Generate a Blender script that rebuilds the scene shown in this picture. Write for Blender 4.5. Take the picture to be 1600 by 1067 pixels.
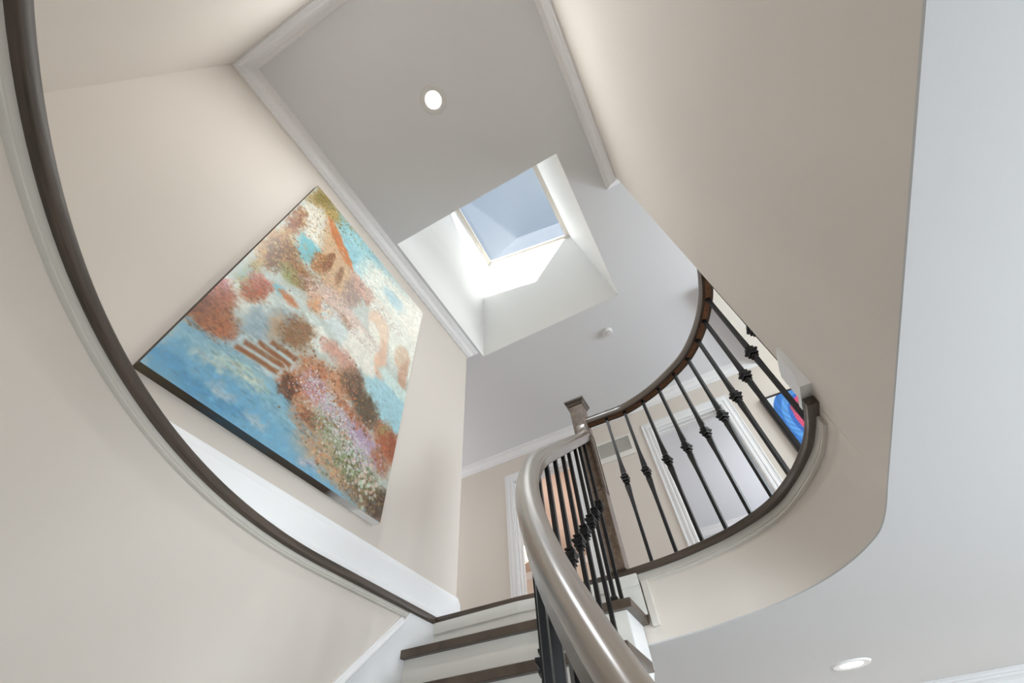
import bpy, bmesh, math, random
import numpy as np
from mathutils import Vector, Matrix

for o in list(bpy.data.objects):
    bpy.data.objects.remove(o)
C = bpy.context.scene.collection
random.seed(4)
rng = np.random.default_rng(7)
PI = math.pi
FZ = 1.87            # geometry below is written with the tripod height as z=0; everything is lifted by FZ at the end

# ------------------------------------------------------------------ camera, world, sun, exposure
cam = bpy.data.cameras.new('camera')
co = bpy.data.objects.new('camera', cam)
C.objects.link(co)
R = [[0.4708851, 0.6823383, 0.5591795], [-0.8801825, 0.4061629, 0.2455818], [-0.0595481, -0.6078208, 0.7918383]]
mw = Matrix(((R[0][0], -R[0][1], -R[0][2], 0), (R[1][0], -R[1][1], -R[1][2], 0), (R[2][0], -R[2][1], -R[2][2], FZ), (0, 0, 0, 1)))
co.matrix_world = mw
cam.sensor_width = 36
cam.lens = 644.89 / 1600 * 36
cam.clip_start = 0.02
cam.clip_end = 200
bpy.context.scene.camera = co

w = bpy.data.worlds.new('sky')
bpy.context.scene.world = w
w.use_nodes = True
nt = w.node_tree
nt.nodes.clear()
wo = nt.nodes.new('ShaderNodeOutputWorld'); bg = nt.nodes.new('ShaderNodeBackground')
tc = nt.nodes.new('ShaderNodeTexCoord'); no = nt.nodes.new('ShaderNodeTexNoise'); cr = nt.nodes.new('ShaderNodeValToRGB')
no.inputs['Scale'].default_value = 2.2; no.inputs['Detail'].default_value = 4
cr.color_ramp.elements[0].position = 0.38; cr.color_ramp.elements[0].color = (0.40, 0.50, 0.63, 1)
cr.color_ramp.elements[1].position = 0.72; cr.color_ramp.elements[1].color = (0.58, 0.65, 0.72, 1)
nt.links.new(tc.outputs['Generated'], no.inputs['Vector']); nt.links.new(no.outputs['Fac'], cr.inputs['Fac'])
nt.links.new(cr.outputs['Color'], bg.inputs['Color']); nt.links.new(bg.outputs[0], wo.inputs['Surface'])
bg.inputs['Strength'].default_value = 0.37

def light(name, kind, loc, energy, color=(1, 1, 1), size=0.1, size_y=None, to=None, spot=None, shape=None):
    l = bpy.data.lights.new(name, kind)
    l.energy = energy; l.color = color
    if kind == 'AREA':
        l.size = size
        if size_y: l.shape = 'RECTANGLE'; l.size_y = size_y
        if shape: l.shape = shape
    elif kind in ('POINT', 'SPOT'):
        l.shadow_soft_size = size
        if spot: l.spot_size = spot; l.spot_blend = 0.6
    o = bpy.data.objects.new(name, l); C.objects.link(o)
    o.location = (loc[0], loc[1], loc[2] + FZ)
    if to:
        d = Vector(to) - Vector(loc)
        o.rotation_euler = d.to_track_quat('-Z', 'Y').to_euler()
    return o

sun = light('sun', 'SUN', (0, 0, 9), 7.6, (1, 0.97, 0.925), to=(1.40, 0.54, 9 - 0.87))
sun.data.angle = 0.012
# unseen area lights added as fill; the gallery one follows the ceiling shadow
light('hall_fill_light', 'AREA', (1.2, -4.86, -0.55), 11, (0.84, 0.93, 1.0), 2.4, 1.9, to=(1.2, 0, -0.35))
light('entry_fill_light', 'AREA', (-0.52, -2.6, -0.6), 76, (0.84, 0.93, 1.0), 1.9, 1.8, to=(2, -2.6, -0.6))
light('gallery_window_light', 'AREA', (2.7, -3.32, 2.2), 34, (0.84, 0.93, 1.0), 1.3, 1.3, to=(2.6, 0, 2.0))
light('bedroom_fill_light', 'AREA', (6.0, -2.3, 2.2), 21, (0.90, 0.94, 1.0), 1.6, 1.4, to=(6, 0, 2.6))
light('corridor_fill_light', 'AREA', (3.1, 3.9, 2.2), 7, (0.95, 0.96, 1.0), 1.0, 1.2, to=(3.1, 0, 2.0))
vs = bpy.context.scene.view_settings
vs.view_transform = 'Standard'; vs.look = 'None'; vs.exposure = 1.43; vs.gamma = 1.0
try: vs.use_curve_mapping = False
except Exception: pass

# ------------------------------------------------------------------ materials
def mat(name, col, rough=0.5, metal=0.0, noise=0.0, nscale=8.0, bump=0.0, bscale=200.0, emit=None, estr=0.0, coat=0.0, vcol=False, spec=None, trans=0.0):
    m = bpy.data.materials.new(name); m.use_nodes = True
    n = m.node_tree; b = n.nodes['Principled BSDF']
    b.inputs['Base Color'].default_value = (*col, 1)
    b.inputs['Roughness'].default_value = rough; b.inputs['Metallic'].default_value = metal
    b.inputs['Coat Weight'].default_value = coat
    if spec is not None: b.inputs['Specular IOR Level'].default_value = spec
    b.inputs['Transmission Weight'].default_value = trans
    t = n.nodes.new('ShaderNodeTexCoord')
    if vcol:
        v = n.nodes.new('ShaderNodeVertexColor'); v.layer_name = 'paint'
        n.links.new(v.outputs['Color'], b.inputs['Base Color'])
    elif noise:
        x = n.nodes.new('ShaderNodeTexNoise'); x.inputs['Scale'].default_value = nscale; x.inputs['Detail'].default_value = 3
        r = n.nodes.new('ShaderNodeValToRGB')
        r.color_ramp.elements[0].position = 0.3; r.color_ramp.elements[1].position = 0.7
        r.color_ramp.elements[0].color = (*[c * (1 - noise) for c in col], 1)
        r.color_ramp.elements[1].color = (*[min(1, c * (1 + noise)) for c in col], 1)
        n.links.new(t.outputs['Object'], x.inputs['Vector']); n.links.new(x.outputs['Fac'], r.inputs['Fac'])
        n.links.new(r.outputs['Color'], b.inputs['Base Color'])
    if bump:
        x2 = n.nodes.new('ShaderNodeTexNoise'); x2.inputs['Scale'].default_value = bscale; x2.inputs['Detail'].default_value = 2
        bp = n.nodes.new('ShaderNodeBump'); bp.inputs['Strength'].default_value = bump; bp.inputs['Distance'].default_value = 0.002
        n.links.new(t.outputs['Object'], x2.inputs['Vector']); n.links.new(x2.outputs['Fac'], bp.inputs['Height'])
        n.links.new(bp.outputs['Normal'], b.inputs['Normal'])
    if emit:
        b.inputs['Emission Color'].default_value = (*emit, 1); b.inputs['Emission Strength'].default_value = estr
    return m

def wood(name, dark, light_, rough=0.35, coat=0.0, uv=True, sc=(3.0, 60.0)):
    """stained oak; the grain runs along U of the swept piece (or along X of a box)"""
    m = bpy.data.materials.new(name); m.use_nodes = True
    n = m.node_tree; b = n.nodes['Principled BSDF']
    t = n.nodes.new('ShaderNodeTexCoord'); mp = n.nodes.new('ShaderNodeMapping')
    n.links.new(t.outputs['UV' if uv else 'Object'], mp.inputs['Vector'])
    mp.inputs['Scale'].default_value = (sc[0], sc[1], sc[1])
    x = n.nodes.new('ShaderNodeTexNoise'); x.inputs['Scale'].default_value = 1.0; x.inputs['Detail'].default_value = 5; x.inputs['Roughness'].default_value = 0.65
    r = n.nodes.new('ShaderNodeValToRGB')
    r.color_ramp.elements[0].position = 0.32; r.color_ramp.elements[1].position = 0.72
    r.color_ramp.elements[0].color = (*dark, 1); r.color_ramp.elements[1].color = (*light_, 1)
    n.links.new(mp.outputs[0], x.inputs['Vector']); n.links.new(x.outputs['Fac'], r.inputs['Fac'])
    n.links.new(r.outputs['Color'], b.inputs['Base Color'])
    bp = n.nodes.new('ShaderNodeBump'); bp.inputs['Strength'].default_value = 0.12; bp.inputs['Distance'].default_value = 0.001
    n.links.new(x.outputs['Fac'], bp.inputs['Height']); n.links.new(bp.outputs['Normal'], b.inputs['Normal'])
    b.inputs['Roughness'].default_value = rough; b.inputs['Coat Weight'].default_value = coat; b.inputs['Coat Roughness'].default_value = 0.3
    return m

BEIGE = mat('beige_wall_paint', (0.71, 0.652, 0.587), 0.75, bump=0.06, bscale=260)
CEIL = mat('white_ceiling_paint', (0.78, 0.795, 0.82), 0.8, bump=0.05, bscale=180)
CEILH = mat('hall_ceiling_paint', (0.55, 0.55, 0.555), 0.8, bump=0.05, bscale=180)  # white ceiling colour darkened to lower the hall ceiling's brightness
SHAFT = mat('shaft_white_paint', (0.92, 0.915, 0.895), 0.7)
TRIM = mat('white_trim_paint', (0.86, 0.865, 0.87), 0.35)
CROWN = mat('white_crown_paint', (0.88, 0.88, 0.89), 0.35)
CREAM = mat('cream_riser_paint', (0.79, 0.775, 0.725), 0.45)
MOULD = mat('beige_moulding_paint', (0.66, 0.63, 0.57), 0.45)
NOSE = wood('dark_stained_oak', (0.045, 0.033, 0.025), (0.125, 0.094, 0.072), 0.32)
TREAD = wood('tread_stained_oak', (0.05, 0.035, 0.025), (0.13, 0.096, 0.07), 0.35, uv=False, sc=(40.0, 3.0))
RAIL = wood('handrail_stained_oak', (0.125, 0.090, 0.060), (0.215, 0.165, 0.118), 0.36, coat=1.0, sc=(2.0, 40.0))
RAIL.node_tree.nodes['Principled BSDF'].inputs['Specular IOR Level'].default_value = 1.0
RAIL.node_tree.nodes['Principled BSDF'].inputs['Coat IOR'].default_value = 2.2
RAIL.node_tree.nodes['Principled BSDF'].inputs['Coat Roughness'].default_value = 0.24
RAILD = wood('gallery_rail_oak', (0.07, 0.05, 0.038), (0.15, 0.11, 0.085), 0.25, coat=0.4, sc=(2.0, 40.0))
FILLET = wood('amber_oak_fillet', (0.17, 0.075, 0.032), (0.33, 0.155, 0.075), 0.5, sc=(4.0, 60.0))
NEWEL = wood('newel_stained_oak', (0.10, 0.065, 0.045), (0.24, 0.175, 0.125), 0.35, uv=False, sc=(25.0, 25.0))
IRON = mat('black_iron', (0.012, 0.012, 0.013), 0.38, metal=0.3, noise=0.2, nscale=60)
BLACK = mat('near_black', (0.02, 0.018, 0.016), 0.5)
PLAST = mat('white_plastic', (0.75, 0.75, 0.75), 0.4)
GRILL = mat('grille_paint', (0.60, 0.59, 0.54), 0.5)
LAMP = mat('lamp_lens', (1, 1, 1), 0.4, emit=(1, 0.97, 0.92), estr=9.0)
LAMPW = mat('warm_bulb', (1, 0.9, 0.7), 0.4, emit=(1, 0.82, 0.55), estr=14.0)
HALLF = mat('pale_stone_floor', (0.55, 0.54, 0.53), 0.35, noise=0.06, nscale=3)
FLOORM = wood('oak_floor', (0.12, 0.085, 0.06), (0.20, 0.15, 0.11), 0.35, uv=False, sc=(2.0, 30.0))
CRYST = mat('crystal', (1, 1, 1), 0.03, trans=1.0)
FRAMEW = mat('skylight_frame_vinyl', (0.62, 0.58, 0.52), 0.4)

gm = bpy.data.materials.new('skylight_glass'); gm.use_nodes = True
g = gm.node_tree; g.nodes.clear()
go = g.nodes.new('ShaderNodeOutputMaterial'); mx = g.nodes.new('ShaderNodeMixShader'); tr = g.nodes.new('ShaderNodeBsdfTransparent'); gl = g.nodes.new('ShaderNodeBsdfGlossy')
mx.inputs[0].default_value = 0.05
gl.inputs['Roughness'].default_value = 0.03; tr.inputs['Color'].default_value = (0.93, 0.95, 0.97, 1)
g.links.new(tr.outputs[0], mx.inputs[1]); g.links.new(gl.outputs[0], mx.inputs[2]); g.links.new(mx.outputs[0], go.inputs[0])
GLASS = gm

# ------------------------------------------------------------------ helpers
def smooth_path(pts, n=8, closed=False):
    """Catmull-Rom through the points"""
    P = [np.array(p, float) for p in pts]
    out = []
    for i in range(len(P) - 1):
        p0 = P[max(i - 1, 0)]; p1 = P[i]; p2 = P[i + 1]; p3 = P[min(i + 2, len(P) - 1)]
        for k in range(n):
            t = k / n
            out.append(0.5 * ((2 * p1) + (-p0 + p2) * t + (2 * p0 - 5 * p1 + 4 * p2 - p3) * t * t + (-p0 + 3 * p1 - 3 * p2 + p3) * t ** 3))
    out.append(P[-1])
    return [tuple(p) for p in out]

def mesh_obj(name, verts, faces, m, parent=None, smooth=False, uvs=None):
    me = bpy.data.meshes.new(name)
    me.from_pydata([tuple(float(c) for c in v) for v in verts], [], faces)
    me.materials.append(m)
    bm = bmesh.new(); bm.from_mesh(me)
    if uvs is not None:
        ul = bm.loops.layers.uv.new('UVMap')
        for f in bm.faces:
            for lp in f.loops: lp[ul].uv = uvs[lp.vert.index]
    bmesh.ops.recalc_face_normals(bm, faces=bm.faces); bm.to_mesh(me); bm.free()
    if smooth:
        me.polygons.foreach_set('use_smooth', [True] * len(me.polygons))
        try: me.set_sharp_from_angle(angle=math.radians(smooth if smooth > 1 else 35))
        except Exception: pass
    o = bpy.data.objects.new(name, me); C.objects.link(o)
    if parent: o.parent = parent
    return o

def box_vf(lo, hi):
    x0, y0, z0 = lo; x1, y1, z1 = hi
    v = [(x0, y0, z0), (x1, y0, z0), (x1, y1, z0), (x0, y1, z0), (x0, y0, z1), (x1, y0, z1), (x1, y1, z1), (x0, y1, z1)]
    f = [(0, 3, 2, 1), (4, 5, 6, 7), (0, 1, 5, 4), (1, 2, 6, 5), (2, 3, 7, 6), (3, 0, 4, 7)]
    return v, f

def join_vf(parts):
    V = []; F = []
    for v, f in parts:
        n = len(V); V += list(v); F += [tuple(i + n for i in q) for q in f]
    return V, F

def box(name, lo, hi, m, parent=None, bevel=0.0):
    v, f = box_vf(lo, hi)
    o = mesh_obj(name, v, f, m, parent)
    if bevel: bevel_mesh(o, bevel)
    return o

def bevel_mesh(o, wd, seg=2, ang=30):
    bm = bmesh.new(); bm.from_mesh(o.data)
    ed = [e for e in bm.edges if len(e.link_faces) == 2 and e.calc_face_angle(0) > math.radians(ang)]
    bmesh.ops.bevel(bm, geom=ed, offset=wd, segments=seg, profile=0.5, affect='EDGES')
    bm.to_mesh(o.data); bm.free()

def prism(name, poly, z0, z1, m, parent=None):
    n = len(poly)
    v = [(p[0], p[1], z0) for p in poly] + [(p[0], p[1], z1) for p in poly]
    f = [tuple(range(n - 1, -1, -1)), tuple(range(n, 2 * n))] + [(i, (i + 1) % n, n + (i + 1) % n, n + i) for i in range(n)]
    return mesh_obj(name, v, f, m, parent)

def sweep_vf(path, prof, up=(0, 0, 1), caps=True):
    """sweep profile (a = sideways to the right of travel, b = along up) along a mitred path lying in the plane normal to up"""
    up = np.array(up, float); P = [np.array(p, float) for p in path]; n = len(P); k = len(prof)
    dirs = [(P[i + 1] - P[i]) / np.linalg.norm(P[i + 1] - P[i]) for i in range(n - 1)]
    V = []; UV = []; s = 0; pl = [0]
    for i in range(k): pl.append(pl[-1] + math.hypot(prof[(i + 1) % k][0] - prof[i][0], prof[(i + 1) % k][1] - prof[i][1]))
    for i in range(n):
        if i: s += np.linalg.norm(P[i] - P[i - 1])
        d0 = dirs[max(i - 1, 0)]; d1 = dirs[min(i, n - 2)]
        n0 = np.cross(d0, up); n1 = np.cross(d1, up); n0 /= np.linalg.norm(n0); n1 /= np.linalg.norm(n1)
        mm = n0 + n1; mm /= np.linalg.norm(mm); mm = mm / max(0.3, np.dot(mm, n1))
        for j, (a, b) in enumerate(prof):
            V.append(P[i] + mm * a + up * b); UV.append((s, pl[j]))
    F = []
    for i in range(n - 1):
        for j in range(k):
            j2 = (j + 1) % k
            F.append((i * k + j, i * k + j2, (i + 1) * k + j2, (i + 1) * k + j))
    if caps: F += [tuple(range(k)), tuple(range((n - 1) * k, n * k))]
    return V, F, UV

def sweep(name, path, prof, m, parent=None, up=(0, 0, 1), smooth=40):
    V, F, UV = sweep_vf(path, prof, up)
    return mesh_obj(name, V, F, m, parent, smooth=smooth, uvs=UV)

def tube3(name, path, prof, m, parent=None):
    """sweep an upright profile along a path that climbs"""
    P = [np.array(p, float) for p in path]; n = len(P); k = len(prof); V = []; UV = []; s = 0
    for i in range(n):
        t = P[min(i + 1, n - 1)] - P[max(i - 1, 0)]; t /= np.linalg.norm(t)
        if i: s += np.linalg.norm(P[i] - P[i - 1])
        side = np.cross(t, (0, 0, 1)); side /= np.linalg.norm(side); u = np.cross(side, t)
        for j, (a, b) in enumerate(prof):
            V.append(P[i] + side * a + u * b); UV.append((s, j * 0.012))
    F = [(i * k + j, i * k + (j + 1) % k, (i + 1) * k + (j + 1) % k, (i + 1) * k + j) for i in range(n - 1) for j in range(k)]
    F += [tuple(range(k)), tuple(range((n - 1) * k, n * k))]
    return mesh_obj(name, V, F, m, parent, smooth=50, uvs=UV)

def loft_vf(secs, tf=None):
    """rectangular sections (z, hx, hy) stacked along z"""
    V = []; F = []
    for z, hx, hy in secs: V += [(-hx, -hy, z), (hx, -hy, z), (hx, hy, z), (-hx, hy, z)]
    for i in range(len(secs) - 1):
        for j in range(4): F.append((4 * i + j, 4 * i + (j + 1) % 4, 4 * i + 4 + (j + 1) % 4, 4 * i + 4 + j))
    F += [(3, 2, 1, 0), tuple(range(4 * len(secs) - 4, 4 * len(secs)))]
    return V, F

def lathe_vf(prof, n=32):
    V = [(r * math.cos(2 * PI * i / n), r * math.sin(2 * PI * i / n), z) for r, z in prof for i in range(n)]
    F = [(a * n + i, a * n + (i + 1) % n, (a + 1) * n + (i + 1) % n, (a + 1) * n + i) for a in range(len(prof) - 1) for i in range(n)]
    F += [tuple(range(n)), tuple(range((len(prof) - 1) * n, len(prof) * n))]
    return V, F

def moved(vf, d): return [tuple(np.array(v) + np.array(d)) for v in vf[0]], vf[1]

def empty(name, label, cat, group=None, fixed=False, loc=(0, 0, 0)):
    o = bpy.data.objects.new(name, None); C.objects.link(o); o.empty_display_size = 0.05
    o['label'] = label; o['category'] = cat
    if group: o['group'] = group
    o.location = loc
    return o

def tag(o, label, cat, group=None):
    o['label'] = label; o['category'] = cat
    if group: o['group'] = group
    return o

def struct(o): o['kind'] = 'structure'; return o
# ------------------------------------------------------------------ plan of the stair well
F = 0.86        # gallery floor
CL = 0.56       # ceiling of the hall below
HZ = 3.35       # gallery ceiling
CRW = 3.25      # lower edge of the crown moulding
FLR = -1.87     # hall floor
YW = 1.498; XW = 2.233; XB = -0.5785; YR = -0.442; XE = 1.303; XF = 3.97
OC = (1.215, -0.358); ORAD = 1.85      # outer curved wall
IC = (1.270, -0.4038); IRAD = 0.878  # handrail arc

def arc(c, r, a0, a1, n): return [(c[0] + r * math.cos(math.radians(a0 + (a1 - a0) * i / n)), c[1] + r * math.sin(math.radians(a0 + (a1 - a0) * i / n))) for i in range(n + 1)]

# --- large structure
struct(box('floor', (-0.8, -5.1, FLR - 0.1), (7.0, 4.1, FLR), HALLF))
# curved stair wall: straight run then arc, 0.1 thick, up to the ledge
inner = [(2.25, 1.49)] + arc(OC, ORAD, 90, 200, 60)
outer = [(2.25, 1.62)] + arc(OC, ORAD + 0.13, 90, 200, 60)
wc = inner + outer[::-1]
nseg = len(inner)
v = [(p[0], p[1], FLR) for p in wc] + [(p[0], p[1], F - 0.035) for p in wc]
f = []
N = len(wc)
for i in range(N): f.append((i, (i + 1) % N, N + (i + 1) % N, N + i))
for i in range(nseg - 1):
    f.append((i, i + 1, N - 2 - i, N - 1 - i)); f.append((N + i, N + i + 1, 2 * N - 2 - i, 2 * N - 1 - i))
struct(mesh_obj('wall_curved', v, f, BEIGE, smooth=30))
# ledge slab between the curve and the painting wall
lp = [(2.02, 1.49)] + arc(OC, ORAD + 0.01, 90, 169, 40)
led = lp + [(XB - 0.1, lp[-1][1]), (XB - 0.1, 1.6), (2.02, 1.6)]
struct(prism('floor_ledge', led, F - 0.06, F - 0.002, BEIGE))
# painting wall and the return that turns away behind it
struct(box('wall_left', (XB - 0.12, YW, F - 0.06), (XW, YW + 0.14, HZ), BEIGE))
struct(box('wall_left_return', (XW - 0.14, YW + 0.14, F - 0.06), (XW, 4.1, HZ), BEIGE))
struct(box('wall_back', (XB - 0.12, YR - 0.12, CL + 0.005), (XB, YW, HZ), BEIGE))
struct(box('wall_right', (XB, YR - 0.12, CL + 0.005), (XE, YR, HZ), BEIGE))
struct(box('wall_right_return', (XE - 0.12, -3.5, F), (XE, YR - 0.12, HZ), BEIGE))

# gallery slab: curved fascia, soffit (hall ceiling) and top
FB = [(XE, YR), (1.421, -0.443), (1.52, -0.438), (1.607, -0.422), (1.726, -0.368), (1.836, -0.288), (1.931, -0.178), (1.997, -0.059), (2.039, 0.066), (2.077, 0.199), (2.098, 0.36), (2.115, 0.50)]
FT = [(XE, YR + 0.0005), (1.40, -0.436), (1.51, -0.420), (1.61, -0.388), (1.70, -0.350), (1.825, -0.280), (1.915, -0.188), (1.99, -0.066), (2.037, 0.047), (2.083, 0.205), (2.106, 0.37), (2.117, 0.53)]
FE = [(1.274, -0.407), (1.392, -0.405), (1.50, -0.390), (1.60, -0.360), (1.69, -0.322), (1.807, -0.252), (1.892, -0.165), (1.963, -0.053), (2.008, 0.055), (2.053, 0.212), (2.076, 0.371), (2.087, 0.535)]
fb = smooth_path(FB, 6); ft = smooth_path(FT, 6); gal_edge = smooth_path(FE, 6)
land = [(2.09, 0.70), (2.065, 1.00), (2.035, 1.30), (2.03, 1.49)]
fe = fb + land; fu = ft + land
n = len(fe)
CB = CL + 0.005
v = [(p[0], p[1], CB) for p in fe] + [(p[0], p[1], F - 0.022) for p in fu] + [(p[0] + 0.05, p[1] - 0.03, CB) for p in fe] + [(p[0] + 0.05, p[1] - 0.03, F - 0.022) for p in fu]
f = []
for i in range(n - 1):
    f += [(i, i + 1, n + i + 1, n + i), (2 * n + i, 2 * n + i + 1, 3 * n + i + 1, 3 * n + i), (i, i + 1, 2 * n + i + 1, 2 * n + i), (n + i, n + i + 1, 3 * n + i + 1, 3 * n + i)]
f += [(0, n, 3 * n, 2 * n), (n - 1, 2 * n - 1, 4 * n - 1, 3 * n - 1)]
struct(mesh_obj('wall_fascia', v, f, BEIGE, smooth=30))
slab = [(XB - 0.2, YR)] + fe + [(2.03, 4.1), (8.2, 4.9), (8.2, -5.1), (XB - 0.2, -5.1)]
# split the slab in convex-ish strips by triangulating with bmesh
def slab_obj(name, poly, z0, z1, m):
    bm = bmesh.new()
    vs_ = [bm.verts.new((p[0], p[1], z0)) for p in poly]
    fc = bm.faces.new(vs_)
    r = bmesh.ops.extrude_face_region(bm, geom=[fc])
    for q in r['geom']:
        if isinstance(q, bmesh.types.BMVert): q.co.z = z1
    bmesh.ops.triangulate(bm, faces=[x for x in bm.faces if len(x.verts) > 4])
    bmesh.ops.recalc_face_normals(bm, faces=bm.faces)
    me = bpy.data.meshes.new(name); bm.to_mesh(me); bm.free(); me.materials.append(m)
    o = bpy.data.objects.new(name, me); C.objects.link(o); return struct(o)
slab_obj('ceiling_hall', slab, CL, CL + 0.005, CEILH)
slab_obj('floor_gallery', [(XB - 0.2, YR - 0.13), (XE, YR - 0.13)] + [(p[0] + 0.055, p[1] - 0.03) for p in fu] + [(2.09, 4.1), (8.2, 4.9), (8.2, -5.1), (XB - 0.2, -5.1)], F - 0.06, F, FLOORM)

# gallery ceiling with the skylight opening
SX0, SX1, SY0, SY1 = 0.942, 2.39, -0.106, 1.389
ox = [-0.8, SX0, SX1, 8.3]; oy = [-5.2, SY0, SY1, 5.2]
parts = []
for i in range(3):
    for j in range(3):
        if i == 1 and j == 1: continue
        parts.append(box_vf((ox[i], oy[j], HZ), (ox[i + 1], oy[j + 1], HZ + 0.006)))
V_, F_ = join_vf(parts)
struct(mesh_obj('ceiling', V_, F_, CEIL))
# skylight shaft: four slightly leaning plaster faces with thickness
GX0, GX1, GY0, GY1 = 1.02, 2.375, 0.127, 1.262
def gz(x, y): return 5.35 + 0.10 * (2.39 - x) + (y - 1.262) * 0.326
HS = HZ + 0.006
bot = [(SX0, SY0, HS), (SX1, SY0, HS), (SX1, SY1, HS), (SX0, SY1, HS)]
mid = [(SX0 + 0.016, SY0 + 0.067, 3.9), (SX1 - 0.001, SY0 + 0.067, 3.9), (SX1, SY1, 4.33), (SX0 + 0.02, SY1, 4.33)]
top = [(GX0 - .03, GY0 - .03, gz(GX0, GY0)), (GX1 + .012, GY0 - .03, gz(GX1, GY0)), (GX1 + .012, GY1 + .03, gz(GX1, GY1)), (GX0 - .03, GY1 + .03, gz(GX0, GY1))]
def outw(q, d=0.06):
    cx = (SX0 + SX1) / 2; cy = (SY0 + SY1) / 2
    return [(p[0] + math.copysign(d, p[0] - cx), p[1] + math.copysign(d, p[1] - cy), p[2]) for p in q]
rings = [bot, mid, top, outw(top), outw(mid), outw(bot)]
v = [p for r_ in rings for p in r_]; f = []
for a in range(6):
    b = (a + 1) % 6
    for j in range(4): f.append((a * 4 + j, a * 4 + (j + 1) % 4, b * 4 + (j + 1) % 4, b * 4 + j))
struct(mesh_obj('wall_skylight', v, f, SHAFT))
# skylight window
wf = []
def slope_pt(x, y, dz=0): return (x, y, gz(x, y) + dz)
def slope_bar(x0, y0, x1, y1, h0=-0.03, h1=0.03):
    v = [slope_pt(x0, y0, h0), slope_pt(x1, y0, h0), slope_pt(x1, y1, h0), slope_pt(x0, y1, h0), slope_pt(x0, y0, h1), slope_pt(x1, y0, h1), slope_pt(x1, y1, h1), slope_pt(x0, y1, h1)]
    return v, box_vf((0, 0, 0), (1, 1, 1))[1]
fr = join_vf([slope_bar(GX0 - .06, GY0 - .06, GX0, GY1 + .06), slope_bar(GX1, GY0 - .06, GX1 + .06, GY1 + .06), slope_bar(GX0, GY0 - .06, GX1, GY0), slope_bar(GX0, GY1, GX1, GY1 + .06)])
sk = struct(mesh_obj('window_1', fr[0], fr[1], FRAMEW))
b2 = join_vf([slope_bar(GX0, GY0, GX0 + .022, GY1, -.012, .012), slope_bar(GX1 - .022, GY0, GX1, GY1, -.012, .012), slope_bar(GX0 + .022, GY0, GX1 - .022, GY0 + .022, -.012, .012), slope_bar(GX0 + .022, GY1 - .022, GX1 - .022, GY1, -.012, .012)])
mesh_obj('glazing_bead', b2[0], b2[1], FRAMEW, sk)
gp = slope_bar(GX0 + .01, GY0 + .01, GX1 - .01, GY1 - .01, 0.014, 0.018)
mesh_obj('pane', gp[0], gp[1], GLASS, sk)

# far wall of the gallery with two doorways, rooms behind
def wall_x(name, x0, x1, y0, y1, z0, z1, holes, m):
    ps = []; ys = y0
    for (a, b, t) in holes:
        ps.append(box_vf((x0, ys, z0), (x1, a, z1))); ps.append(box_vf((x0, a, t), (x1, b, z1))); ys = b
    ps.append(box_vf((x0, ys, z0), (x1, y1, z1)))
    V, F2 = join_vf(ps); return struct(mesh_obj(name, V, F2, m))
DR = (-0.60, 0.15, 2.93); DL = (1.14, 1.91, 2.93)
wall_x('wall_front', XF, XF + 0.12, -3.6, 4.1, F, HZ, [DR, DL], BEIGE)
struct(box('wall_gallery_end', (1.18, -3.62, F), (XF, -3.5, HZ), BEIGE))
struct(box('wall_corridor_end', (XW - 0.14, 4.1, F), (XF + 0.12, 4.22, HZ), BEIGE))
PEACH = mat('warm_lit_ceiling', (0.70, 0.56, 0.48), 0.8)  # warm chandelier light put into the study ceiling's colour
LILAC = mat('pale_room_paint', (0.66, 0.66, 0.68), 0.8)
struct(box('wall_bedroom_far', (7.5, -2.5, F), (7.6, 0.9, HZ), LILAC))
struct(box('wall_bedroom_side', (XF + 0.12, -2.6, F), (7.6, -2.5, HZ), LILAC))
struct(box('wall_room_divider', (XF + 0.12, 0.9, F), (7.6, 0.98, HZ), BEIGE))
struct(box('wall_study_far', (7.2, 0.98, F), (7.3, 4.9, HZ), BEIGE))
struct(box('wall_study_side', (XF + 0.12, 4.8, F), (7.3, 4.9, HZ), BEIGE))
struct(box('ceiling_study', (XF + 0.12, 0.98, HZ - 0.012), (7.2, 4.8, HZ), PEACH))
# hall walls
struct(box('wall_hall_far', (3.95, -5.0, FLR), (4.07, 1.62, CL), BEIGE))
struct(box('wall_hall_stair', (2.25, 1.5, FLR), (3.95, 1.62, CL), BEIGE))
HW = mat('window_view', (0.9, 0.93, 0.96), 0.5)
def wall_y_win(name, y0, y1, x0, x1, z0, z1, wx0, wx1, wz0, wz1, m):
    V, F2 = join_vf([box_vf((x0, y0, z0), (wx0, y1, z1)), box_vf((wx1, y0, z0), (x1, y1, z1)), box_vf((wx0, y0, z0), (wx1, y1, wz0)), box_vf((wx0, y0, wz1), (wx1, y1, z1))])
    return struct(mesh_obj(name, V, F2, m))
wall_y_win('wall_hall_window', -5.1, -4.98, -0.75, 4.07, FLR, CL, 0.0, 2.4, -1.5, 0.4, BEIGE)
struct(box('wall_hall_back', (-0.75, -5.0, FLR), (-0.62, -0.95, CL), BEIGE))
fr = join_vf([box_vf((0.0, -5.06, -1.5), (2.4, -5.0, -1.44)), box_vf((0, -5.06, 0.34), (2.4, -5.0, 0.40)), box_vf((0, -5.06, -1.44), (0.06, -5.0, 0.34)), box_vf((2.34, -5.06, -1.44), (2.4, -5.0, 0.34)), box_vf((1.17, -5.06, -1.44), (1.23, -5.0, 0.34))])
wn = struct(mesh_obj('window_2', fr[0], fr[1], TRIM))  # unseen window added to go with the hall fill
box('pane', (0.06, -5.035, -1.44), (2.34, -5.03, 0.34), GLASS, wn)

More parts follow.
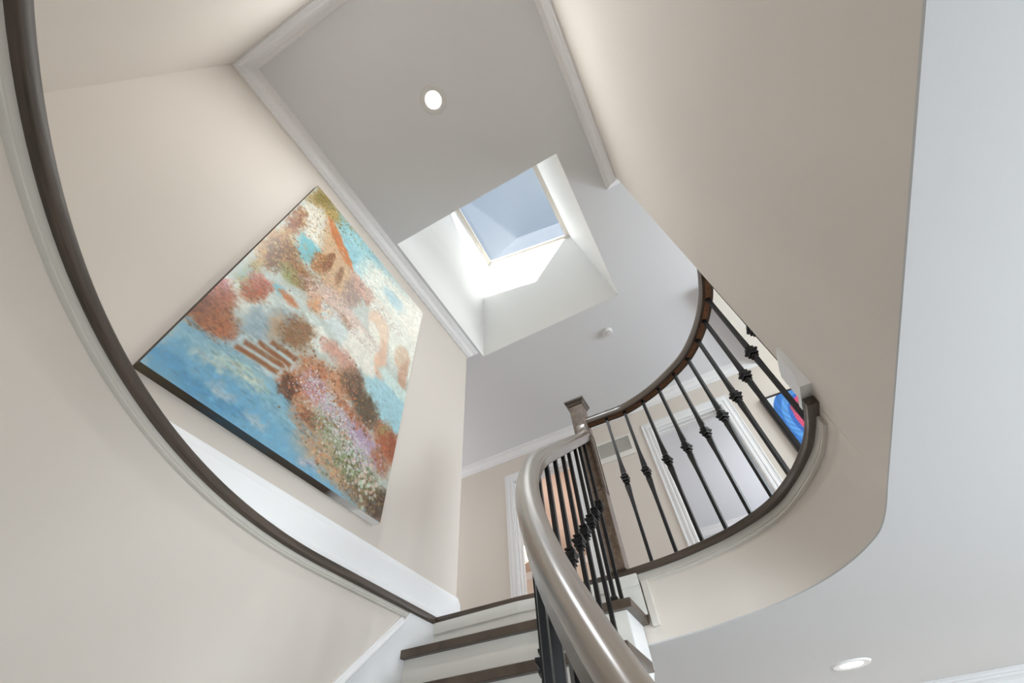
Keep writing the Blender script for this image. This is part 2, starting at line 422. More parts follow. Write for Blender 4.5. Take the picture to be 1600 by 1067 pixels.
# --- crown mouldings (a = outwards from the wall, b = up)
def crown_prof(p=0.088, d=0.10):
    return [(0, 0), (0.014, 0), (0.016, 0.010), (0.024, 0.013), (0.026, 0.022), (0.034, 0.026), (0.040, 0.036), (0.046, 0.052), (0.058, 0.064), (0.068, 0.068), (0.070, 0.078), (0.078, 0.082), (0.081, 0.092), (p, 0.095), (p, d), (0, d)]
def mir(pr): return [(-a, b) for a, b in pr]
cz = HZ - 0.10
struct(sweep('trim_1', [(XW, 4.1, cz), (XW, YW, cz), (XB, YW, cz), (XB, YR, cz), (XE, YR, cz), (XE, -3.5, cz)], mir(crown_prof()), CROWN, smooth=20))
struct(sweep('trim_2', [(XF, -1.17, cz), (XF, 4.1, cz)], mir(crown_prof()), CROWN, smooth=20))
struct(sweep('trim_3', [(7.5, -2.5, cz), (7.5, 0.9, cz)], mir(crown_prof()), CROWN, smooth=20))
struct(sweep('trim_4', [(7.2, 0.98, cz), (7.2, 4.8, cz)], mir(crown_prof()), CROWN, smooth=20))
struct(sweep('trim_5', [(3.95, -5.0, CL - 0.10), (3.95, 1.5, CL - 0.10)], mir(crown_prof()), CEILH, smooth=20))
# thin cream block under the ceiling in the corner of the gallery
sof = [(2.70, -0.835), (XF, -1.175), (XF, -3.5), (2.70, -3.5)]
struct(prism('ceiling_cream_block', sof, CRW + 0.005, HZ - 0.001, mat('cream_block_paint', (0.84, 0.80, 0.72), 0.7)))

# --- baseboards
def base_prof(h=0.165, t=0.018):
    return [(0, 0), (t + 0.012, 0), (t + 0.012, 0.018), (t + 0.004, 0.030), (t, 0.032), (t, h - 0.035), (t - 0.004, h - 0.028), (t - 0.006, h - 0.014), (0.006, h), (0, h)]
struct(sweep('baseboard_left', [(XW, 4.1, F), (XW, YW, F), (XB, YW, F), (XB, 0.0, F)], mir(base_prof()), TRIM, smooth=20))
struct(sweep('baseboard_right', [(1.215, YR, F + 0.003), (XE, YR, F + 0.003), (XE, -3.5, F + 0.003)], mir(base_prof(0.175, 0.022)), TRIM, smooth=20))
for a, b in ((-3.5, -0.71), (0.26, 1.03), (2.03, 4.1)):
    struct(sweep('baseboard_front', [(XF, a, F), (XF, b, F)], mir(base_prof()), TRIM, smooth=20))

# --- door casings (profile across the 0.105 wide leg, proud of the wall)
cas = [(0, 0), (0.105, 0), (0.105, 0.012), (0.094, 0.014), (0.090, 0.010), (0.066, 0.012), (0.060, 0.018), (0.044, 0.020), (0.036, 0.015), (0.030, 0.020), (0.010, 0.024), (0, 0.020)]
for k, (a, b, t) in enumerate((DR, DL)):
    # travel left leg up, over, right leg down seen from the gallery (normal -x); profile grows away from the opening
    pth = [(XF, b, F), (XF, b, t), (XF, a, t), (XF, a, F)]
    V, F2, UV = sweep_vf(pth, [(q - 0.0, w_) for q, w_ in cas], up=(-1, 0, 0))
    V = np.array(V)
    if V[:, 1].max() < b + 0.05:     # flip to the outside of the opening
        V, F2, UV = sweep_vf(pth, [(-q, w_) for q, w_ in cas], up=(-1, 0, 0))
    d = struct(mesh_obj('door_%d' % (k + 1), V, F2, TRIM, smooth=20, uvs=UV))
    jm = join_vf([box_vf((XF, a, F), (XF + 0.12, a + 0.016, t)), box_vf((XF, b - 0.016, F), (XF + 0.12, b, t)), box_vf((XF, a + .016, t - 0.016), (XF + 0.12, b - .016, t)),
                  box_vf((XF + .05, a + .016, F), (XF + 0.085, a + 0.028, t - .016)), box_vf((XF + .05, b - 0.028, F), (XF + 0.085, b - .016, t - .016)), box_vf((XF + .05, a + .028, t - 0.028), (XF + 0.085, b - .028, t - .016))])
    mesh_obj('jamb', jm[0], jm[1], TRIM, d)

# --- oak nosing round the well, with a painted moulding under it
def zp(pts, z): return [(p[0], p[1], z) for p in pts]
def well_side(name, path, prof, m):
    """profile a>0 points into the well: choose the sign from the well centre"""
    P = np.array(path); d = P[1] - P[0]; nrm = np.cross(d, (0, 0, 1)); c = np.array((1.0, 0.45, 0)) - P[0]
    s = 1 if np.dot(nrm, c) > 0 else -1
    return struct(sweep(name, path, [(a * s, b) for a, b in prof], m))
def nose_prof(t): return [(-0.055, 0.0), (-0.004, 0.0), (-0.001, -0.002), (0, -0.005), (0, -t + 0.005), (-0.001, -t + 0.002), (-0.004, -t), (-0.055, -t)]
ledge_path = [(2.005, OC[1] + 1.825)] + arc(OC, 1.823, 90, 169.5, 60)
land_path = [(2.012, 1.49), (2.040, 1.00), (2.082, 0.70), (2.087, 0.535)]
well_side('trim_6', zp(ledge_path, F), nose_prof(0.033), NOSE)
well_side('trim_7', zp(land_path, F + 0.001), nose_prof(0.038), NOSE)
well_side('trim_8', zp(gal_edge, F), nose_prof(0.029), NOSE)
def mould(z0, z1):
    return [(-0.004, z0), (0.010, z0), (0.010, z1 + 0.013), (0.007, z1 + 0.011), (0.011, z1 + 0.007), (0.011, z1 + 0.003), (0.006, z1), (-0.004, z1)]
ledge_wall = [(2.0, OC[1] + ORAD)] + arc(OC, ORAD, 90, 174, 60)
well_side('trim_9', zp(ledge_wall, F), mould(-0.032, -0.062), MOULD)
well_side('trim_10', zp([p for p in ft if p[0] > 1.335 or p[1] > 0], F), mould(-0.028, -0.066), MOULD)

# ------------------------------------------------------------------ staircase
RISE = 0.195
def rail_pt(s):
    """s measured along the plan of the handrail from x=2.0 ; returns x, y, z, tangent"""
    L = 2.0 - IC[0]
    if s <= L: x = 2.0 - s; return x, IC[1] + IRAD, 1.0013 + (x - IC[0]) * 0.8233, 90.0
    t = (s - L) / IRAD; q = s - L; k = 0.1953
    z = 1.0013 - 0.8233 * q - (1.2733 - 0.8233) * (q - k * (1 - math.exp(-q / k)))
    return IC[0] - IRAD * math.sin(t), IC[1] + IRAD * math.cos(t), z, 90 + math.degrees(t)
def s_at(z):
    lo, hi = -0.3, 4.0
    for _ in range(50):
        m_ = (lo + hi) / 2
        if rail_pt(m_)[2] > z: lo = m_
        else: hi = m_
    return (lo + hi) / 2
NT = 14
inn = []; out_ = []; fr_s = []
OUTX = {1: 2.0, 2: 1.772, 3: 1.56, 4: 1.345}
SE = -0.05                 # tread ends stand this far inside the rail line
def inner_at(s, off):      # off >0 : towards the well centre
    x, y, z, a = rail_pt(s)
    if a <= 90: return (x, y - off)
    r = IRAD - off; return (IC[0] + r * math.cos(math.radians(a)), IC[1] + r * math.sin(math.radians(a)))
for k in range(1, NT + 1):
    s = s_at(F - RISE * (k - 1) + 0.845) if k > 2 else (0.145 if k == 2 else -0.09)
    fr_s.append(s)
    x, y, z, a = rail_pt(s)
    if k in OUTX: o_ = (OUTX[k], OC[1] + ORAD - 0.004)
    else:
        aa = math.radians(a + 2.0); o_ = (OC[0] + (ORAD - 0.004) * math.cos(aa), OC[1] + (ORAD - 0.004) * math.sin(aa))
    inn.append(s); out_.append(o_)
def wall_between(p, q, n=6):
    """points on the curved wall between two outer points"""
    a0 = math.atan2(p[1] - OC[1], p[0] - OC[0]); a1 = math.atan2(q[1] - OC[1], q[0] - OC[0])
    if p[0] > OC[0] and q[0] > OC[0]: return [p, q]
    r = ORAD - 0.004
    pts = [p] if p[0] > OC[0] else []
    st = max(a0, PI / 2)
    for i in range(n + 1):
        a = st + (a1 - st) * i / n; pts.append((OC[0] + r * math.cos(a), OC[1] + r * math.sin(a)))
    return pts
stair = empty('staircase', 'curved staircase of dark oak treads and white risers climbing beside the curved wall', 'staircase')
def shift_dir(p, q, d):    # move the segment p-q by d towards the lower steps (normal)
    t = np.array(q) - np.array(p); t /= np.linalg.norm(t); nn = np.array((t[1], -t[0])); return nn
for k in range(2, NT + 1):
    z = F - RISE * (k - 1)
    s0, s1 = inn[k - 2], inn[k - 1]          # back, front
    off = 0.035
    ins = [inner_at(s0 + (s1 - s0) * i / 6 - (0.10 if i == 0 else 0), off + 0.03) for i in range(7)]
    i1 = inner_at(s1, off + 0.03)
    wb = wall_between(out_[k - 2], out_[k - 1], 5)
    # front edge i1 -> outer front ; the back runs a little under the riser above
    ds = np.array(out_[k - 1]) - np.array(i1); ds /= np.linalg.norm(ds); nn = np.array((-ds[1], ds[0]))
    # nn should point down the stair
    if np.dot(nn, np.array(i1) - np.array(ins[0])) < 0: nn = -nn
    poly = ins + wb[::-1]
    o = prism('tread', poly, z - 0.034, z, TREAD, stair); bevel_mesh(o, 0.0035, 2, 50)
    # riser under this nosing, set back
    rp = np.array(i1) - nn * 0.028 - 0 * ds; rq = np.array(out_[k - 1]) - nn * 0.028
    rp = rp + ds * 0.032
    rb = nn * 0.016
    zb = z - RISE if k < NT else FLR
    pr = [tuple(rp), tuple(rq), tuple(rq - rb), tuple(rp - rb)]
    prism('riser', pr, zb, z - 0.034, CREAM, stair)
# riser under the landing nosing
rl = [(2.03, 1.49), (2.045, 1.00), (2.088, 0.72), (2.10, 0.50), (2.10, 0.40)]
V, F2, UV = sweep_vf(zp(rl, 0), [(-0.0, F - RISE), (0.012, F - RISE), (0.012, F - 0.032), (0, F - 0.032)])
o = mesh_obj('riser', V, F2, CREAM, stair)
V, F2, UV = sweep_vf(zp([(p[0] - 0.001, p[1]) for p in rl], 0), [(0.0, F - 0.085), (0.02, F - 0.078), (0.026, F - 0.055), (0.03, F - 0.032), (0.0, F - 0.032)])
Vn = np.array(V)
if Vn[:, 0].min() > 2.02: V, F2, UV = sweep_vf(zp([(p[0] - 0.001, p[1]) for p in rl], 0), [(0.0, F - 0.085), (-0.010, F - 0.078), (-0.016, F - 0.055), (-0.018, F - 0.032), (0.0, F - 0.032)])
mesh_obj('scotia', V, F2, CREAM, stair)
# upright board where the stair string meets the fascia
o = box('trim_board', (2.080, 0.362, 0.615), (2.115, 0.394, F - 0.066), MOULD, stair, 0.003)
# open string: stepped top, sloping bottom, follows the inner line
NS = 120
svals = [(-0.10) + (inn[-1] + 0.10 + 0.0) * i / NS for i in range(NS + 1)]
for sv in inn: svals += [sv - 0.027, sv - 0.0265]
svals = sorted(x for x in svals if -0.11 <= x <= inn[-1])
V = []; cnt = 0
def step_z(s):
    for k in range(len(inn) - 1, -1, -1):
        if s > inn[k] - 0.02675: return F - RISE * (k + 1) - 0.034
    return F - RISE * 1 - 0.034
for s in svals:
    zt = step_z(s) if s > inn[0] else F - RISE - 0.034
    zt = min(zt, F - RISE - 0.034)
    if s >= inn[0] - 0.02675:
        pass
    a = inner_at(s, 0.035); b_ = inner_at(s, 0.010)
    zl = max(FLR, rail_pt(s)[2] - 0.845 - 0.36)
    zl = min(zl, CL - 0.0)
    zt = max(zt, FLR + 0.01)
    V += [(a[0], a[1], zl), (a[0], a[1], zt), (b_[0], b_[1], zt), (b_[0], b_[1], zl)]
Fq = []
for i in range(len(svals) - 1):
    for j in range(4): Fq.append((4 * i + j, 4 * i + (j + 1) % 4, 4 * i + 4 + (j + 1) % 4, 4 * i + 4 + j))
Fq += [(0, 1, 2, 3), tuple(range(len(V) - 4, len(V)))]
mesh_obj('string_board', V, Fq, TRIM, stair)
# plaster soffit under the flight
V = []; ns = 60
for i in range(ns + 1):
    s = -0.1 + (inn[-1] + 0.1) * i / ns
    a = inner_at(s, 0.02); x, y, z, an = rail_pt(s)
    if an <= 90: b_ = (a[0] - 0.04, OC[1] + ORAD - 0.01)
    else: b_ = (OC[0] + (ORAD - .01) * math.cos(math.radians(an)), OC[1] + (ORAD - .01) * math.sin(math.radians(an)))
    zl = max(FLR, min(CL, z - 0.845 - 0.34)) 
    V += [(a[0], a[1], zl), (b_[0], b_[1], zl), (b_[0], b_[1], zl + 0.02), (a[0], a[1], zl + 0.02)]
Fq = [(4 * i + j, 4 * i + (j + 1) % 4, 4 * i + 4 + (j + 1) % 4, 4 * i + 4 + j) for i in range(ns) for j in range(4)]
mesh_obj('soffit', V, Fq, CEIL, stair, smooth=30)
# skirt board on the curved wall
V = []; path = []
pts = [(2.0, OC[1] + ORAD)]
def outer_s(t):   # t from 0: straight then arc
    L = 2.03 - OC[0]
    if t <= L: return (2.03 - t, OC[1] + ORAD)
    a = PI / 2 + (t - L) / ORAD; return (OC[0] + ORAD * math.cos(a), OC[1] + ORAD * math.sin(a))
def t_of(p):
    if p[0] > OC[0]: return 2.03 - p[0]
    return (2.03 - OC[0]) + (math.atan2(p[1] - OC[1], p[0] - OC[0]) % (2 * PI) - PI / 2) * ORAD
tk = [t_of(p) for p in out_]; zk = [F - RISE * i for i in range(NT)]
NSK = 90; Vs = []
capp = [(0.0, 0), (0.028, 0), (0.030, 0.006), (0.022, 0.012), (0.020, 0.022), (0.012, 0.028), (0.010, 0.034), (0.0, 0.034)]
VB = []; VC = []; ncap = 0
for i in range(NSK + 1):
    t = (tk[-1]) * i / NSK
    zc = float(np.interp(t, tk, zk))
    if t < tk[1]: zc = zk[1] + (tk[1] - t) * 0.92
    zt_ = min(zc + 0.145, F - 0.034)
    p = outer_s(t); c = (OC[0], p[1]) if False else None
    if t <= 2.03 - OC[0]: nrm = np.array((0, -1.0))
    else: nrm = (np.array(OC) - np.array(p)); nrm /= np.linalg.norm(nrm)
    top_cut = zt_ >= F - 0.0345
    for a, z in ((0, zc - 0.42), (0.014, zc - 0.42), (0.014, zt_ - (0.0 if top_cut else 0.03)), (0, zt_ - (0.0 if top_cut else 0.03))):
        q = np.array(p) + nrm * a; VB.append((q[0], q[1], max(z, FLR)))
    if not top_cut:
      ncap += 1
      for a, z in capp:
        q = np.array(p) + nrm * a; VC.append((q[0], q[1], zt_ - 0.034 + z))
def strip(V, k, n): return [(k * i + j, k * i + (j + 1) % k, k * i + k + (j + 1) % k, k * i + k + j) for i in range(n) for j in range(k)] + [tuple(range(k)), tuple(range(k * n, k * n + k))]
sb = mesh_obj('skirt_board', VB, strip(VB, 4, NSK), TRIM, stair, smooth=30)
mesh_obj('skirt_cap', VC, strip(VC, len(capp), ncap - 1), TRIM, sb, smooth=25)

# ------------------------------------------------------------------ handrail of the stair
def railprof(w=0.031, h=0.064):
    K = 1.04
    pts = [(-0.021, -h / 2), (-0.025, -h / 2 + 0.004), (-0.025, -0.008), (-w + 0.002, -0.004), (-w - 0.001, 0.001), (-w - 0.001, 0.008), (-0.028, 0.016), (-0.022, 0.025), (-0.012, 0.031), (0, 0.033)]
    pts = pts + [(-a, b) for a, b in pts[::-1][1:]]
    return [(a * K, b * K) for a, b in pts]
srail = empty('stair_railing', 'stair railing with thick grey-brown oak handrail and black iron balusters, nearest the camera', 'railing')
hp = []
xr, yr, zr, _ = rail_pt(0.05)
hp += [(2.064, IC[1] + IRAD, 1.0013 + (2.064 - IC[0]) * 0.8233), (2.03, IC[1] + IRAD, 1.0013 + (2.03 - IC[0]) * 0.8233), (2.0, IC[1] + IRAD, 1.0013 + (2.0 - IC[0]) * 0.8233)]
Lr = s_at(-0.93)
NR = 130
for i in range(NR + 1):
    s = 0.03 + (Lr - 0.03) * i / NR
    x, y, z, a = rail_pt(s)
    if i == 0: continue
    hp.append((x, y, z))
hr = tube3('handrail', hp, railprof(), RAIL, srail)
# over-easing block that turns the rail up into the newel
V, F2 = loft_vf([(1.615, 0.026, 0.028), (1.655, 0.026, 0.029), (1.664, 0.022, 0.025), (1.672, 0.026, 0.029), (1.712, 0.026, 0.029), (1.722, 0.020, 0.024), (1.726, 0.010, 0.014)])
o = mesh_obj('rail_easing', [(a + 2.038, b + IC[1] + IRAD, c) for a, b, c in V], F2, RAIL, srail, smooth=50); bevel_mesh(o, 0.005, 3)

def baluster_meshes(zlen, hk, flare=True):
    b = 0.0080
    if flare:
        secs = [(0, b, b), (hk - 0.20, b, b), (hk - 0.12, 0.0070, 0.0100), (hk - 0.042, 0.0050, 0.0155), (hk - 0.024, 0.0085, 0.0095), (hk + 0.024, 0.0085, 0.0095), (hk + 0.042, 0.0050, 0.0155), (hk + 0.115, 0.0070, 0.0100), (hk + 0.19, b, b), (zlen, b, b)]
    else:
        secs = [(0, b, b), (hk, b * 1.02, b * 1.02), (zlen, b, b)]
    V, F2 = loft_vf(secs)
    me = bpy.data.meshes.new('baluster'); me.from_pydata(V, [], F2); me.materials.append(IRON); me.update()
    return me
def plate(z0, z1, h): return loft_vf([(z0, h, h), (z1, h, h)])
kn = join_vf([plate(0.024, 0.030, 0.0155), plate(0.013, 0.024, 0.0090),
              loft_vf([(-0.007, 0.0135, 0.0135), (0.006, 0.0225, 0.0225), (0.013, 0.0225, 0.0225)]),
              plate(-0.014, -0.007, 0.0180), plate(-0.022, -0.014, 0.0090), plate(-0.028, -0.022, 0.0130)])
KN = bpy.data.meshes.new('knuckle'); KN.from_pydata(kn[0], [], kn[1]); KN.materials.append(IRON); KN.update()
sh = loft_vf([(0, 0.015, 0.015), (0.012, 0.015, 0.015), (0.020, 0.010, 0.010)])
SH = bpy.data.meshes.new('base_shoe'); SH.from_pydata(sh[0], [], sh[1]); SH.materials.append(IRON); SH.update()
def link_child(name, me, parent, loc, rz=0.0, sc=None):
    o = bpy.data.objects.new(name, me); C.objects.link(o); o.parent = parent; o.location = loc; o.rotation_euler = (0, 0, rz)
    o['placed'] = 1
    if sc: o.scale = sc
    return o
KD = 0.450     # the knuckle hangs this far under the handrail centre
bx_ = [1.990, 1.868, 1.765, 1.633, 1.530, 1.408]
bs = [2.0 - x for x in bx_]
k0 = s_at(F - RISE * 5 + 0.845)
s = bs[-1]
while s < Lr - 0.10:
    s += (0.113 if s < 0.75 else 0.092); bs.append(s)
for s in bs:
    x, y, z, a = rail_pt(s)
    k = max([i for i in range(NT) if inn[i] - 0.012 <= s] or [0])
    zt = F - RISE * (k + 1)
    if k >= NT - 1: zt = FLR
    top_ = z - 0.028
    if s > inn[-1]: continue
    me = baluster_meshes(top_ - zt, z - KD - zt, False)
    b = link_child('baluster', me, srail, (x, y, zt), math.radians(a - 90))
    link_child('knuckle', KN, b, (0, 0, z - KD - zt)); link_child('base_shoe', SH, b, (0, 0, 0))
# ------------------------------------------------------------------ newel posts
def newel(x, y, z0, z1, label, hx=0.047, group=None):
    t = empty('newel_post', label, 'newel post', group)
    V, F2 = loft_vf([(z0, hx, hx), (z1 - 0.03, hx, hx)])
    o = mesh_obj('post', [(a + x, b + y, c) for a, b, c in V], F2, NEWEL, t); bevel_mesh(o, 0.003, 1)
    h = hx
    V, F2 = loft_vf([(z1 - 0.05, h, h), (z1 - 0.045, h + 0.006, h + 0.006), (z1 - 0.03, h + 0.010, h + 0.010), (z1 - 0.02, h + 0.018, h + 0.018), (z1 - 0.016, h + 0.021, h + 0.021), (z1 - 0.003, h + 0.021, h + 0.021), (z1, h + 0.017, h + 0.017), (z1 + 0.012, 0.012, 0.012)])
    mesh_obj('cap', [(a + x, b + y, c) for a, b, c in V], F2, NOSE, t)
    # thin applied bead framing a long panel on each face
    for ax, sg in ((0, -1), (0, 1), (1, -1), (1, 1)):
        za, zb = z0 + 0.42, z1 - 0.30
        ps = []
        w = h - 0.014; e = 0.004; d0 = h - 0.001; d1 = h + 0.0035
        for (u0, u1, q0, q1) in ((-w, -w + e, za, zb), (w - e, w, za, zb), (-w, w, za - e, za), (-w, w, zb, zb + e)):
            if ax == 0: lo = (min(sg * d0, sg * d1) + x, u0 + y, q0); hi = (max(sg * d0, sg * d1) + x, u1 + y, q1)
            else: lo = (u0 + x, min(sg * d0, sg * d1) + y, q0); hi = (u1 + x, max(sg * d0, sg * d1) + y, q1)
            ps.append(box_vf(lo, hi))
        V, F2 = join_vf(ps); mesh_obj('panel_bead', V, F2, NOSE, t)
    return t
newel(2.112, 0.487, F + 0.001, 1.975, 'square oak newel post with flat cap where the stair rail meets the gallery rail')
xe, ye, ze, ae = rail_pt(Lr)
newel(xe - 0.03, ye - 0.02, FLR, -0.80, 'square oak newel post at the foot of the stairs, out of view below')

# ------------------------------------------------------------------ gallery railing
grail = empty('gallery_railing', 'curved gallery railing with black knuckled iron balusters above the beige fascia', 'railing')
tops = [(2.104, 0.318), (2.103, 0.196), (2.068, 0.067), (2.017, -0.050), (1.945, -0.165), (1.866, -0.264), (1.758, -0.346), (1.643, -0.407), (1.514, -0.453), (1.385, -0.478)]
gpth = smooth_path([(2.10, 0.445)] + tops + [(1.300, -0.486)], 6)
ZR = 1.755
gprof = [(-0.0275, 0.0), (-0.030, 0.006), (-0.030, 0.018), (-0.033, 0.030), (-0.029, 0.045), (-0.018, 0.056), (0, 0.060), (0.018, 0.056), (0.029, 0.045), (0.033, 0.030), (0.030, 0.018), (0.030, 0.006), (0.0275, 0.0), (0.013, 0.0), (0.013, 0.005), (-0.013, 0.005), (-0.013, 0.0)]
sweep('handrail', zp(gpth, ZR), gprof, RAILD, grail)
me_g = baluster_meshes(ZR + 0.004 - F, 1.315 - F, True)
G = [np.array(p) for p in tops]
allp = [np.array((2.10, 0.445))] + G + [np.array((1.300, -0.486))]
for i, p in enumerate(G):
    d = allp[i + 2] - allp[i]; a = math.atan2(d[1], d[0])
    b = link_child('baluster', me_g, grail, (p[0], p[1], F), a - PI / 2)
    link_child('knuckle', KN, b, (0, 0, 1.315 - F))
# amber fillets let into the underside between the balusters, with screw heads
gp_ = [np.array(p) for p in gpth]
cum = [0]
for i in range(1, len(gp_)): cum.append(cum[-1] + np.linalg.norm(gp_[i] - gp_[i - 1]))
def at_s(s):
    j = min(max(np.searchsorted(cum, s) - 1, 0), len(gp_) - 2); t = (s - cum[j]) / (cum[j + 1] - cum[j]); return gp_[j] * (1 - t) + gp_[j + 1] * t
bsx = [cum[6 * (i + 1)] for i in range(len(tops))]
ed = [0.0] + bsx + [cum[-1]]
for i in range(len(ed) - 1):
    a = ed[i] + (0.010 if i else 0.004); b = ed[i + 1] - 0.010
    ps = [tuple(at_s(a + (b - a) * t / 6)) for t in range(7)]
    fl = sweep('fillet', zp(ps, ZR), [(-0.0125, -0.0015), (0.0125, -0.0015), (0.0125, 0.0045), (-0.0125, 0.0045)], FILLET, grail)
    if b - a > 0.08:
        c = at_s((a + b) / 2); V, F2 = lathe_vf([(0.0035, -0.0028), (0.0035, -0.001)], 10)
        mesh_obj('screw', [(q[0] + c[0], q[1] + c[1], q[2] + ZR) for q in V], F2, BLACK, fl)

